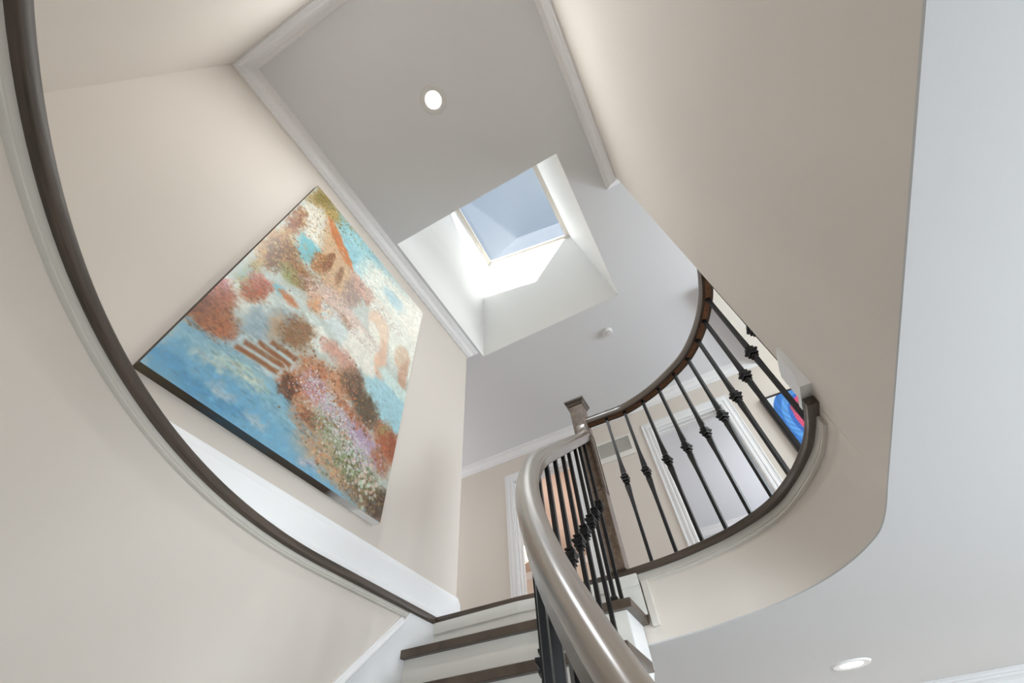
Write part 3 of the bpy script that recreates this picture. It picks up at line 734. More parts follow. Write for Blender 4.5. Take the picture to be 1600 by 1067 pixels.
# ------------------------------------------------------------------ the big painting
SHAPES = [((150,200,215),0.030,1.0,(0.132,0.973,0.245,1.010,0.579,0.999,0.997,0.999,1.005,0.849,0.667,0.801,0.401,0.779,0.283,0.850)),
((238,240,234),0.060,1.0,(0.461,0.924,0.648,0.988,1.011,1.001,1.035,0.550,0.829,0.561,0.641,0.732,0.451,0.783)),
((165,212,224),0.030,1.0,(0.457,0.945,0.434,0.912,0.392,0.891,0.345,0.885,0.303,0.896,0.276,0.921,0.271,0.954,0.290,0.986,0.331,1.010,0.381,1.018,0.427,1.007,0.455,0.980)),
((170,215,235),0.030,1.0,(0.858,0.872,0.832,0.853,0.785,0.839,0.729,0.835,0.679,0.841,0.648,0.856,0.642,0.875,0.664,0.894,0.709,0.908,0.767,0.913,0.820,0.908,0.853,0.893)),
((246,243,238),0.050,1.0,(1.031,0.950,1.019,0.848,0.983,0.763,0.936,0.713,0.888,0.707,0.850,0.743,0.829,0.816,0.833,0.911,0.862,1.007,0.913,1.075,0.970,1.088,1.014,1.041)),  # white sky, partly reflected glare put into the colour
((165,135,75),0.030,1.0,(0.001,0.997,0.139,1.005,0.211,0.929,0.150,0.903,0.045,0.879,0.007,0.855)),
((140,125,60),0.020,1.0,(0.106,0.967,0.101,0.945,0.087,0.926,0.068,0.916,0.049,0.916,0.035,0.926,0.029,0.945,0.033,0.966,0.047,0.986,0.066,0.998,0.086,0.998,0.101,0.987)),
((190,165,100),0.030,1.0,(0.190,0.928,0.180,0.909,0.163,0.899,0.143,0.899,0.126,0.909,0.116,0.928,0.116,0.950,0.126,0.969,0.143,0.981,0.163,0.981,0.181,0.970,0.191,0.950)),
((214,212,204),0.020,1.0,(0.013,0.846,0.094,0.913,0.183,0.890,0.229,0.755,0.198,0.683,0.095,0.710)),
((225,222,214),0.020,1.0,(0.144,0.813,0.155,0.774,0.156,0.740,0.146,0.719,0.130,0.715,0.110,0.729,0.092,0.758,0.080,0.795,0.078,0.831,0.087,0.855,0.104,0.860,0.126,0.844)),
((120,190,205),0.015,1.0,(0.114,0.614,0.092,0.696,0.207,0.704,0.214,0.628,0.163,0.584)),
((150,88,42),0.020,1.0,(0.078,0.726,0.076,0.683,0.066,0.650,0.050,0.634,0.032,0.640,0.017,0.665,0.007,0.703,0.006,0.747,0.016,0.784,0.033,0.803,0.053,0.797,0.069,0.769)),
((185,140,80),0.030,1.0,(0.054,0.649,0.080,0.634,0.097,0.591,0.100,0.536,0.090,0.484,0.071,0.448,0.047,0.436,0.025,0.449,0.008,0.484,0.002,0.534,0.008,0.588,0.027,0.631)),
((200,165,110),0.020,1.0,(0.052,0.550,0.064,0.539,0.071,0.509,0.072,0.471,0.067,0.435,0.057,0.410,0.045,0.401,0.034,0.411,0.027,0.436,0.025,0.472,0.029,0.510,0.039,0.539)),
((140,100,50),0.025,1.0,(0.156,0.563,0.151,0.529,0.129,0.499,0.098,0.481,0.066,0.479,0.040,0.492,0.027,0.518,0.029,0.551,0.048,0.582,0.079,0.603,0.114,0.607,0.143,0.592)),
((120,78,38),0.020,1.0,(0.117,0.503,0.116,0.476,0.107,0.454,0.091,0.442,0.074,0.444,0.059,0.458,0.050,0.482,0.050,0.509,0.058,0.532,0.074,0.545,0.093,0.544,0.109,0.528)),
((160,110,60),0.030,1.0,(0.285,0.522,0.269,0.500,0.236,0.485,0.196,0.482,0.159,0.490,0.133,0.507,0.126,0.530,0.139,0.552,0.170,0.568,0.212,0.572,0.253,0.564,0.280,0.545)),
((130,80,42),0.020,1.0,(0.281,0.517,0.271,0.504,0.253,0.495,0.231,0.493,0.211,0.499,0.198,0.511,0.195,0.526,0.204,0.540,0.222,0.549,0.245,0.551,0.266,0.545,0.279,0.533)),
((150,150,95),0.025,1.0,(0.231,0.493,0.220,0.478,0.195,0.469,0.164,0.467,0.135,0.473,0.114,0.485,0.108,0.500,0.118,0.515,0.142,0.525,0.174,0.528,0.204,0.522,0.226,0.509)),
((165,150,90),0.030,1.0,(0.048,0.426,0.057,0.417,0.062,0.392,0.062,0.359,0.058,0.329,0.051,0.308,0.042,0.301,0.034,0.309,0.029,0.331,0.028,0.362,0.031,0.393,0.039,0.418)),
((160,190,190),0.020,1.0,(0.068,0.377,0.065,0.367,0.056,0.357,0.042,0.351,0.027,0.349,0.015,0.354,0.009,0.362,0.010,0.372,0.019,0.382,0.033,0.389,0.049,0.390,0.062,0.386)),
((206,172,140),0.020,1.0,(0.153,0.876,0.391,0.778,0.515,0.664,0.420,0.578,0.291,0.575,0.220,0.618,0.216,0.690)),
((205,120,66),0.010,0.4,(0.132,0.908,0.179,0.914,0.380,0.816,0.414,0.773,0.352,0.775,0.222,0.827)),
((165,110,60),0.020,1.0,(0.278,0.691,0.285,0.667,0.280,0.639,0.265,0.615,0.245,0.601,0.224,0.600,0.208,0.612,0.200,0.635,0.204,0.662,0.217,0.687,0.239,0.703,0.261,0.705)),
((135,82,50),0.008,0.4,(0.300,0.701,0.299,0.665,0.293,0.638,0.282,0.625,0.271,0.629,0.261,0.650,0.256,0.682,0.256,0.718,0.262,0.748,0.273,0.763,0.285,0.758,0.295,0.735)),
((150,110,85),0.008,0.4,(0.380,0.691,0.380,0.660,0.377,0.636,0.369,0.624,0.360,0.628,0.352,0.645,0.346,0.673,0.345,0.704,0.348,0.730,0.356,0.743,0.365,0.740,0.374,0.720)),
((165,142,138),0.020,1.0,(0.525,0.703,0.521,0.654,0.503,0.612,0.477,0.588,0.451,0.587,0.429,0.607,0.417,0.645,0.419,0.693,0.434,0.738,0.461,0.767,0.491,0.770,0.515,0.746)),
((205,165,150),0.020,1.0,(0.395,0.772,0.451,0.783,0.682,0.768,0.848,0.729,0.773,0.692,0.576,0.697,0.467,0.706)),
((170,130,115),0.015,1.0,(0.701,0.714,0.685,0.699,0.653,0.688,0.614,0.682,0.578,0.684,0.555,0.692,0.550,0.705,0.564,0.719,0.595,0.730,0.634,0.737,0.672,0.736,0.696,0.727)),
((214,190,182),0.030,1.0,(0.204,0.526,0.360,0.602,0.559,0.582,0.722,0.559,0.672,0.506,0.464,0.505,0.312,0.481)),
((214,160,120),0.030,1.0,(0.417,0.485,0.404,0.465,0.377,0.451,0.345,0.444,0.315,0.448,0.295,0.460,0.290,0.478,0.301,0.497,0.326,0.513,0.360,0.520,0.392,0.517,0.413,0.504)),
((160,125,95),0.015,1.0,(0.541,0.508,0.527,0.497,0.498,0.490,0.464,0.488,0.432,0.493,0.411,0.503,0.406,0.515,0.419,0.527,0.446,0.534,0.482,0.536,0.515,0.531,0.537,0.521)),
((228,226,220),0.012,0.5,(0.522,0.481,0.570,0.561,0.728,0.545,0.770,0.522,0.774,0.397,0.650,0.411,0.518,0.413)),
((228,232,228),0.012,0.5,(0.603,0.813,0.923,0.786,1.049,0.707,0.990,0.593,0.737,0.645,0.583,0.682)),
((230,200,176),0.014,0.4,(0.742,0.700,0.776,0.666,0.786,0.627,0.772,0.593,0.738,0.574,0.693,0.573,0.649,0.590,0.616,0.621,0.603,0.658,0.614,0.693,0.647,0.715,0.694,0.718)),
((232,232,224),0.012,0.4,(0.699,0.625,0.722,0.605,0.733,0.584,0.728,0.567,0.710,0.559,0.683,0.561,0.655,0.574,0.633,0.593,0.622,0.614,0.625,0.631,0.643,0.640,0.670,0.638)),
((224,182,156),0.014,0.4,(0.728,0.493,0.750,0.616,0.794,0.591,0.824,0.426,0.774,0.427)),
((214,184,158),0.014,0.4,(0.966,0.660,0.978,0.629,0.971,0.595,0.948,0.568,0.917,0.554,0.884,0.556,0.858,0.573,0.846,0.601,0.850,0.634,0.871,0.663,0.903,0.680,0.938,0.679)),
((196,152,126),0.014,0.4,(0.899,0.553,0.969,0.654,0.991,0.459,0.922,0.467)),
((165,208,224),0.020,1.0,(0.708,0.387,0.821,0.455,1.039,0.454,1.044,0.287,0.893,0.294,0.783,0.330)),
((205,225,225),0.012,0.4,(0.765,0.468,0.802,0.498,1.059,0.480,1.048,0.428,0.827,0.443)),
((236,238,232),0.012,0.5,(0.213,0.366,0.308,0.378,0.411,0.422,0.489,0.393,0.463,0.340,0.349,0.321,0.274,0.307)),
((206,218,222),0.015,0.5,(0.350,0.516,0.449,0.529,0.537,0.493,0.526,0.435,0.442,0.436,0.369,0.455)),
((158,180,195),0.030,1.0,(0.144,0.136,0.128,0.219,0.141,0.298,0.201,0.382,0.308,0.378,0.324,0.262,0.244,0.171,0.173,0.145)),
((205,215,215),0.020,1.0,(0.049,0.332,0.138,0.301,0.191,0.311,0.216,0.363,0.308,0.378,0.288,0.460,0.192,0.440,0.086,0.404)),
((215,222,218),0.012,0.5,(-0.014,0.315,0.044,0.327,0.141,0.298,0.121,0.253,0.056,0.250,0.007,0.261)),
((130,195,215),0.012,0.5,(0.207,0.410,0.201,0.402,0.188,0.396,0.171,0.395,0.154,0.397,0.142,0.403,0.139,0.412,0.144,0.420,0.157,0.425,0.175,0.427,0.192,0.425,0.204,0.418)),
((200,130,90),0.012,0.5,(0.271,0.410,0.263,0.404,0.243,0.399,0.218,0.398,0.193,0.400,0.176,0.406,0.171,0.413,0.178,0.419,0.197,0.424,0.222,0.426,0.248,0.423,0.266,0.418)),
((176,95,52),0.022,1.0,(0.141,0.362,0.142,0.337,0.132,0.314,0.113,0.300,0.091,0.297,0.071,0.306,0.058,0.325,0.055,0.349,0.064,0.372,0.082,0.388,0.106,0.392,0.128,0.382)),
((186,100,70),0.020,1.0,(0.149,0.375,0.144,0.360,0.132,0.349,0.116,0.344,0.101,0.347,0.089,0.357,0.085,0.372,0.089,0.387,0.100,0.399,0.117,0.404,0.133,0.401,0.145,0.391)),
((196,128,112),0.020,1.0,(0.123,0.389,0.119,0.380,0.106,0.371,0.088,0.366,0.070,0.366,0.057,0.370,0.051,0.378,0.055,0.387,0.067,0.396,0.085,0.401,0.104,0.402,0.118,0.398)),
((188,168,145),0.020,0.5,(0.198,0.303,0.223,0.353,0.260,0.339,0.282,0.233,0.247,0.233)),
((152,112,78),0.025,1.0,(0.402,0.343,0.391,0.308,0.363,0.280,0.327,0.266,0.293,0.267,0.267,0.284,0.256,0.313,0.263,0.346,0.288,0.376,0.326,0.394,0.365,0.394,0.393,0.375)),
((205,215,215),0.020,1.0,(0.395,0.419,0.387,0.405,0.370,0.393,0.350,0.388,0.332,0.391,0.320,0.400,0.317,0.414,0.324,0.429,0.340,0.441,0.361,0.446,0.380,0.444,0.393,0.434)),
((215,222,222),0.015,1.0,(0.468,0.363,0.458,0.352,0.441,0.345,0.421,0.343,0.403,0.346,0.392,0.355,0.390,0.366,0.398,0.376,0.415,0.384,0.436,0.387,0.455,0.383,0.466,0.374)),
((150,86,40),0.025,1.0,(0.091,0.210,0.088,0.177,0.067,0.151,0.035,0.139,0.001,0.142,-0.028,0.159,-0.046,0.187,-0.046,0.218,-0.029,0.246,0.004,0.262,0.042,0.260,0.075,0.241)),
((120,62,25),0.020,1.0,(0.004,0.235,0.017,0.225,0.024,0.208,0.023,0.190,0.014,0.175,0.000,0.167,-0.014,0.167,-0.027,0.176,-0.034,0.192,-0.034,0.210,-0.026,0.226,-0.012,0.236)),
((180,110,70),0.030,1.0,(0.144,0.178,0.137,0.158,0.118,0.145,0.094,0.140,0.070,0.146,0.052,0.160,0.044,0.180,0.050,0.200,0.067,0.215,0.093,0.221,0.119,0.215,0.138,0.199)),
((176,102,70),0.025,1.0,(0.072,0.268,0.074,0.249,0.065,0.231,0.049,0.220,0.029,0.218,0.011,0.225,-0.000,0.239,-0.003,0.258,0.004,0.276,0.020,0.288,0.041,0.291,0.060,0.284)),
((200,134,130),0.020,1.0,(0.014,0.305,0.023,0.299,0.028,0.285,0.029,0.268,0.025,0.252,0.018,0.242,0.009,0.239,0.000,0.245,-0.005,0.257,-0.006,0.274,-0.003,0.290,0.005,0.301)),
((112,170,206),0.025,1.0,(-0.006,-0.017,0.005,0.141,0.096,0.135,0.182,0.156,0.369,0.159,0.536,0.100,0.688,0.069,1.009,0.033,1.016,-0.018,0.407,-0.028)),
((150,190,205),0.030,1.0,(0.235,0.119,0.219,0.110,0.176,0.101,0.120,0.096,0.067,0.094,0.028,0.098,0.013,0.105,0.025,0.113,0.062,0.122,0.116,0.128,0.173,0.130,0.218,0.127)),
((200,210,196),0.030,1.0,(0.361,0.123,0.344,0.112,0.302,0.104,0.247,0.100,0.195,0.100,0.158,0.106,0.144,0.115,0.157,0.124,0.194,0.133,0.248,0.138,0.304,0.138,0.346,0.132)),
((196,206,200),0.020,1.0,(0.194,0.094,0.187,0.089,0.166,0.085,0.139,0.082,0.112,0.081,0.092,0.083,0.084,0.086,0.091,0.090,0.110,0.095,0.137,0.098,0.165,0.099,0.186,0.097)),
((90,155,200),0.030,1.0,(0.096,0.038,0.090,0.032,0.070,0.027,0.044,0.025,0.017,0.025,-0.003,0.028,-0.011,0.033,-0.006,0.039,0.012,0.044,0.039,0.047,0.066,0.046,0.088,0.043)),
((85,150,195),0.030,1.0,(0.314,0.027,0.298,0.020,0.255,0.013,0.200,0.010,0.147,0.010,0.110,0.013,0.095,0.019,0.107,0.026,0.144,0.032,0.198,0.036,0.254,0.036,0.298,0.033)),
((180,195,205),0.020,1.0,(0.251,0.046,0.246,0.040,0.232,0.036,0.213,0.034,0.195,0.036,0.181,0.039,0.176,0.044,0.180,0.049,0.194,0.054,0.212,0.055,0.232,0.054,0.246,0.051)),
((185,195,200),0.020,1.0,(0.393,0.034,0.387,0.032,0.372,0.030,0.353,0.030,0.335,0.031,0.322,0.034,0.317,0.037,0.323,0.040,0.337,0.042,0.356,0.042,0.375,0.041,0.388,0.038)),
((135,180,200),0.030,1.0,(0.506,0.090,0.487,0.077,0.449,0.070,0.403,0.072,0.361,0.081,0.333,0.094,0.326,0.110,0.342,0.123,0.378,0.130,0.426,0.129,0.471,0.120,0.501,0.106)),
((165,165,160),0.040,1.0,(0.695,0.061,0.671,0.044,0.626,0.033,0.574,0.032,0.528,0.039,0.498,0.053,0.492,0.071,0.512,0.089,0.554,0.101,0.608,0.104,0.659,0.097,0.691,0.081)),
((194,150,112),0.035,1.0,(0.512,0.089,0.632,0.104,0.800,0.094,1.002,0.050,1.006,0.005,0.867,0.006,0.649,0.026)),
((190,185,195),0.015,1.0,(0.632,0.025,0.625,0.022,0.609,0.020,0.589,0.020,0.570,0.022,0.557,0.025,0.553,0.028,0.559,0.032,0.575,0.034,0.595,0.034,0.615,0.032,0.628,0.029)),
((190,205,210),0.020,1.0,(0.153,0.154,0.175,0.205,0.324,0.262,0.447,0.229,0.369,0.159)),
((152,96,56),0.006,0.1,(0.166,0.156,0.165,0.170,0.336,0.187,0.335,0.172)),
((152,96,56),0.006,0.1,(0.182,0.181,0.181,0.195,0.341,0.214,0.340,0.198)),
((152,96,56),0.006,0.1,(0.220,0.208,0.219,0.223,0.366,0.230,0.365,0.214)),
((152,96,56),0.006,0.1,(0.257,0.235,0.257,0.251,0.376,0.262,0.375,0.245)),
((186,128,92),0.030,1.0,(0.537,0.263,0.518,0.239,0.485,0.222,0.446,0.216,0.412,0.221,0.390,0.238,0.386,0.260,0.401,0.284,0.433,0.303,0.474,0.311,0.511,0.305,0.535,0.287)),
((195,125,85),0.030,1.0,(0.532,0.202,0.517,0.179,0.482,0.160,0.438,0.149,0.396,0.150,0.367,0.160,0.356,0.178,0.368,0.200,0.399,0.220,0.444,0.233,0.490,0.234,0.523,0.222)),
((110,68,42),0.020,1.0,(0.431,0.159,0.416,0.147,0.397,0.141,0.378,0.144,0.364,0.153,0.359,0.167,0.364,0.183,0.378,0.195,0.397,0.202,0.417,0.200,0.432,0.190,0.436,0.175)),
((96,62,40),0.015,1.0,(0.429,0.166,0.437,0.154,0.439,0.142,0.433,0.133,0.421,0.129,0.407,0.131,0.394,0.139,0.385,0.151,0.383,0.163,0.388,0.172,0.400,0.176,0.415,0.174)),
((208,158,142),0.025,1.0,(0.649,0.376,0.625,0.358,0.579,0.347,0.525,0.345,0.475,0.351,0.442,0.365,0.434,0.382,0.454,0.399,0.497,0.411,0.553,0.415,0.607,0.409,0.643,0.394)),
((185,150,165),0.025,1.0,(0.561,0.208,0.541,0.190,0.509,0.180,0.475,0.180,0.446,0.190,0.430,0.208,0.431,0.229,0.449,0.248,0.481,0.259,0.518,0.260,0.548,0.249,0.564,0.230)),
((196,140,106),0.030,1.0,(0.682,0.298,0.657,0.273,0.619,0.256,0.579,0.251,0.546,0.260,0.528,0.280,0.529,0.306,0.551,0.332,0.588,0.351,0.631,0.358,0.668,0.349,0.687,0.326)),
((110,84,62),0.025,1.0,(0.703,0.371,0.726,0.347,0.731,0.320,0.716,0.296,0.687,0.281,0.651,0.280,0.619,0.291,0.596,0.312,0.590,0.339,0.602,0.363,0.631,0.380,0.668,0.383)),
((100,82,60),0.025,1.0,(0.815,0.325,0.846,0.303,0.856,0.275,0.842,0.251,0.810,0.237,0.769,0.235,0.728,0.246,0.699,0.266,0.687,0.292,0.698,0.317,0.728,0.333,0.771,0.337)),
((176,108,74),0.025,1.0,(0.835,0.209,0.811,0.203,0.759,0.204,0.695,0.211,0.637,0.222,0.597,0.235,0.586,0.245,0.607,0.251,0.656,0.251,0.720,0.244,0.782,0.233,0.825,0.220)),
((176,100,64),0.030,1.0,(0.991,0.271,1.021,0.243,1.028,0.213,1.011,0.190,0.976,0.180,0.931,0.184,0.889,0.201,0.860,0.227,0.850,0.256,0.864,0.280,0.899,0.292,0.945,0.289)),
((160,88,54),0.020,1.0,(1.034,0.259,1.044,0.233,1.040,0.210,1.025,0.196,1.004,0.194,0.981,0.204,0.962,0.224,0.952,0.249,0.954,0.272,0.968,0.288,0.990,0.291,1.015,0.280)),
((190,125,80),0.030,1.0,(0.587,0.128,0.571,0.115,0.541,0.106,0.505,0.104,0.472,0.109,0.450,0.119,0.445,0.133,0.459,0.146,0.488,0.156,0.525,0.159,0.560,0.154,0.583,0.143)),
((120,80,55),0.020,1.0,(0.600,0.135,0.589,0.126,0.567,0.119,0.540,0.116,0.515,0.117,0.498,0.123,0.493,0.131,0.502,0.141,0.523,0.148,0.551,0.152,0.577,0.150,0.595,0.144)),
((152,152,124),0.030,1.0,(0.747,0.143,0.719,0.123,0.672,0.110,0.618,0.108,0.571,0.116,0.542,0.133,0.538,0.154,0.560,0.174,0.605,0.189,0.662,0.193,0.714,0.185,0.746,0.166)),
((176,150,178),0.025,1.0,(0.884,0.183,0.857,0.168,0.808,0.159,0.751,0.158,0.701,0.164,0.669,0.176,0.663,0.191,0.685,0.206,0.731,0.216,0.789,0.219,0.844,0.213,0.880,0.200)),
((150,156,130),0.030,1.0,(0.879,0.101,0.850,0.081,0.803,0.068,0.751,0.065,0.707,0.072,0.680,0.088,0.678,0.108,0.702,0.128,0.747,0.143,0.803,0.147,0.852,0.140,0.880,0.123)),
((178,162,178),0.020,1.0,(0.729,0.191,0.710,0.180,0.674,0.173,0.630,0.172,0.590,0.176,0.564,0.186,0.558,0.197,0.574,0.208,0.608,0.215,0.653,0.217,0.695,0.213,0.724,0.203)),
((170,112,84),0.030,1.0,(0.954,0.180,0.972,0.164,0.976,0.145,0.964,0.131,0.940,0.124,0.912,0.126,0.885,0.136,0.867,0.152,0.863,0.170,0.873,0.185,0.897,0.193,0.926,0.191)),
((120,100,74),0.030,1.0,(1.005,0.049,0.969,0.029,0.911,0.016,0.847,0.014,0.794,0.023,0.763,0.040,0.761,0.061,0.790,0.082,0.845,0.097,0.913,0.101,0.973,0.092,1.007,0.073)),
((92,72,52),0.020,1.0,(1.048,0.058,1.038,0.034,1.012,0.012,0.976,-0.001,0.941,-0.003,0.915,0.006,0.903,0.024,0.910,0.047,0.934,0.070,0.970,0.085,1.008,0.088,1.037,0.078)),
((130,135,95),0.030,1.0,(0.917,0.067,0.894,0.056,0.855,0.051,0.810,0.053,0.771,0.060,0.748,0.072,0.745,0.085,0.765,0.096,0.803,0.101,0.850,0.100,0.891,0.093,0.916,0.080)),
((168,150,100),0.020,1.0,(0.942,0.292,0.940,0.281,0.928,0.269,0.909,0.258,0.889,0.251,0.873,0.250,0.865,0.255,0.866,0.264,0.878,0.276,0.896,0.288,0.917,0.295,0.934,0.297))]
def paint_grid(nu, nv):
    u, vv = np.meshgrid((np.arange(nu) + .5) / nu, (np.arange(nv) + .5) / nv)
    def fnoise(sc, seed, oct_=4):
        r = np.random.default_rng(seed); out = np.zeros_like(u); amp = 1; tot = 0
        for o in range(oct_):
            n = int(sc * 2 ** o) + 2; g_ = r.random((int(n * 1.55) + 2, n + 2))
            x = u * n; y = vv * n * 1.545; xi = x.astype(int); yi = y.astype(int); fx = x - xi; fy = y - yi
            fx = fx * fx * (3 - 2 * fx); fy = fy * fy * (3 - 2 * fy)
            yi = np.clip(yi, 0, g_.shape[0] - 2); xi = np.clip(xi, 0, g_.shape[1] - 2)
            out += amp * ((g_[yi, xi] * (1 - fx) + g_[yi, xi + 1] * fx) * (1 - fy) + (g_[yi + 1, xi] * (1 - fx) + g_[yi + 1, xi + 1] * fx) * fy); tot += amp; amp *= 0.6
        return out / tot - 0.5
    col = np.zeros(u.shape + (3,)); col[:] = (192, 202, 200)
    n1 = fnoise(7, 1); n2 = fnoise(7, 2); f1 = fnoise(38, 3, 3); f2 = fnoise(38, 4, 3)
    fine = fnoise(90, 5, 2)
    for c, soft, wp, pts in SHAPES:
        P = np.array(pts).reshape(-1, 2) * (1.0, 1.545)
        x = u + (n1 * 0.03 + f1 * 0.045 + fine * 0.03) * wp; y = (vv + (n2 * 0.02 + f2 * 0.032) * wp) * 1.545
        m = (x > P[:, 0].min() - 3 * soft) & (x < P[:, 0].max() + 3 * soft) & (y > P[:, 1].min() - 3 * soft) & (y < P[:, 1].max() + 3 * soft)
        xs = x[m]; ys = y[m]; d = np.full(xs.shape, 9.0); ins = np.zeros(xs.shape, bool)
        for i in range(len(P)):
            a = P[i]; b = P[(i + 1) % len(P)]; e = b - a
            t = np.clip(((xs - a[0]) * e[0] + (ys - a[1]) * e[1]) / (e @ e + 1e-12), 0, 1)
            d = np.minimum(d, np.hypot(xs - a[0] - t * e[0], ys - a[1] - t * e[1]))
            cr_ = ((a[1] > ys) != (b[1] > ys)) & (xs < e[0] * (ys - a[1]) / (e[1] + 1e-12) + a[0]); ins ^= cr_
        sd = np.where(ins, d, -d); al = np.clip(0.5 + sd / (2.7 * soft), 0, 1); al = al * al * (3 - 2 * al)
        al = np.clip(al * (1 + fine[m] * 0.5), 0, 1)[:, None]
        col[m] = col[m] * (1 - al) + np.array(c, float) * al
    # brush dabs inside every soft mass: foliage and broken colour
    rd = np.random.default_rng(21)
    for c, soft, wp, pts in SHAPES:
        P = np.array(pts).reshape(-1, 2); ar = 0.5 * abs(np.sum(P[:, 0] * np.roll(P[:, 1], -1) - np.roll(P[:, 0], -1) * P[:, 1]))
        if soft < 0.018 or wp < 0.9: continue
        cc = P.mean(0); c = np.array(c, float)
        warm = c[0] > c[2] + 12
        nd = int(min(900, ar * (16000 if warm else 2600)))
        for _ in range(nd):
            k_ = rd.integers(len(P)); l_ = rd.random(); e = P[k_] * (1 - l_) + P[(k_ + 1) % len(P)] * l_; q_ = cc + (e - cc) * math.sqrt(rd.random()) * 1.16
            ra = rd.uniform(0.003, 0.009) if warm else rd.uniform(0.008, 0.022); rb = ra * (rd.uniform(0.4, 0.9) if warm else 0.3); th = rd.normal(0.6, 0.7) if warm else rd.normal(-0.10, 0.12)
            j = c * rd.uniform(0.55, 1.28) + rd.normal(0, 9, 3)
            i0 = max(int((q_[0] - ra) * nu), 0); i1 = min(int((q_[0] + ra) * nu) + 2, nu); j0 = max(int((q_[1] - ra / 1.545) * nv), 0); j1 = min(int((q_[1] + ra / 1.545) * nv) + 2, nv)
            if i1 <= i0 or j1 <= j0: continue
            X = u[j0:j1, i0:i1] - q_[0]; Y = (vv[j0:j1, i0:i1] - q_[1]) * 1.545
            A = (X * math.cos(th) + Y * math.sin(th)) / ra; B = (-X * math.sin(th) + Y * math.cos(th)) / rb
            al = np.clip(1.2 - (A * A + B * B), 0, 1)[..., None] * (0.42 if warm else 0.22)
            col[j0:j1, i0:i1] = col[j0:j1, i0:i1] * (1 - al) + j * al
    # white sky end, with reflected varnish glare put into its colour
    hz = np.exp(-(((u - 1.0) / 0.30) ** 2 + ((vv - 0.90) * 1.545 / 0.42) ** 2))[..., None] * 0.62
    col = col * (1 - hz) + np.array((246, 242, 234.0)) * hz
    hz = np.exp(-(((u - 0.62) / 0.22) ** 2 + ((vv - 0.62) * 1.545 / 0.35) ** 2))[..., None] * 0.20
    col = col * (1 - hz) + np.array((232, 222, 214.0)) * hz
    col *= (1 + f2[..., None] * 0.10 + fine[..., None] * 0.10)
    r = np.random.default_rng(11)
    def spk(cu, cv, su, sv, n, cols, rad):
        for _ in range(n):
            a = r.normal(cu, su); b = r.normal(cv, sv); c = np.array(cols[r.integers(len(cols))], float); q = rad * r.uniform(0.5, 1.3)
            i0 = int((a - q) * nu); i1 = int((a + q) * nu) + 2; j0 = int((b - q / 1.545) * nv); j1 = int((b + q / 1.545) * nv) + 2
            i0 = max(i0, 0); j0 = max(j0, 0); i1 = min(i1, nu); j1 = min(j1, nv)
            if i1 <= i0 or j1 <= j0: continue
            dd = np.hypot(u[j0:j1, i0:i1] - a, (vv[j0:j1, i0:i1] - b) * 1.545) < q
            col[j0:j1, i0:i1][dd] = col[j0:j1, i0:i1][dd] * 0.40 + c * 0.60
    W = [(225, 228, 232), (205, 190, 215), (215, 180, 190), (190, 205, 200)]
    spk(0.50, 0.22, 0.05, 0.03, 260, W, 0.0040); spk(0.65, 0.18, 0.05, 0.03, 300, W, 0.0042)
    spk(0.76, 0.13, 0.06, 0.035, 320, W, 0.0048); spk(0.83, 0.15, 0.05, 0.03, 90, [(180, 150, 200), (205, 175, 205)], 0.0055)
    spk(0.88, 0.08, 0.05, 0.025, 70, [(228, 190, 185), (225, 225, 228), (190, 210, 190)], 0.008)
    spk(0.72, 0.09, 0.06, 0.03, 150, [(120, 135, 90), (150, 160, 120), (95, 95, 60)], 0.005)
    spk(0.60, 0.24, 0.12, 0.06, 260, [(190, 110, 60), (130, 80, 45), (205, 140, 90)], 0.006)
    spk(0.10, 0.55, 0.06, 0.06, 220, [(190, 140, 90), (110, 60, 25), (205, 170, 120)], 0.005)
    spk(0.12, 0.80, 0.08, 0.08, 300, [(205, 170, 105), (150, 110, 50), (225, 200, 150)], 0.005)
    spk(0.22, 0.97, 0.12, 0.03, 150, [(120, 110, 50), (185, 160, 90)], 0.006)
    col = np.clip(col, 0, 255) / 255
    lum = (col @ np.array((0.3, 0.59, 0.11)))[..., None]
    col = lum + (col - lum) * 0.94
    return col ** 1.08 * np.array((1.0, 1.0, 0.97))
def s2l(c): return np.where(c <= 0.04045, c / 12.92, ((c + 0.055) / 1.055) ** 2.4)
PX0, PX1, PZ0, PZ1 = 0.230, 1.460, 1.120, 3.017
nu, nv = 250, 386
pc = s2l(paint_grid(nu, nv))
gx = np.linspace(PX0, PX1, nu + 1); gzv = np.linspace(PZ0, PZ1, nv + 1)
XX, ZZ = np.meshgrid(gx, gzv)
yf = YW - 0.045
vco = np.stack([XX, np.full_like(XX, yf), ZZ], -1).reshape(-1, 3)
idx = np.arange((nu + 1) * (nv + 1)).reshape(nv + 1, nu + 1)
q = np.stack([idx[:-1, :-1], idx[:-1, 1:], idx[1:, 1:], idx[1:, :-1]], -1).reshape(-1, 4)
me = bpy.data.meshes.new('painted_canvas')
me.vertices.add(len(vco)); me.vertices.foreach_set('co', vco.ravel())
me.loops.add(q.size); me.loops.foreach_set('vertex_index', q.ravel().astype(np.int32))
me.polygons.add(len(q)); me.polygons.foreach_set('loop_start', (np.arange(len(q)) * 4).astype(np.int32))
me.update(calc_edges=True)
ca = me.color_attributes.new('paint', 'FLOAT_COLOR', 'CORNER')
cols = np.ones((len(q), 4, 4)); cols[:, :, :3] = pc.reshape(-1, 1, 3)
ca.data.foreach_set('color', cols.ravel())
PAINT = mat('oil_paint', (1, 1, 1), 0.42, vcol=True, bump=0.25, bscale=420, coat=0.12)
me.materials.append(PAINT)
pt = empty('painting', 'large unframed canvas of a blue path, flowers and pale villas hung on the left wall', 'painting')
o = bpy.data.objects.new('painted_canvas', me); C.objects.link(o); o.parent = pt
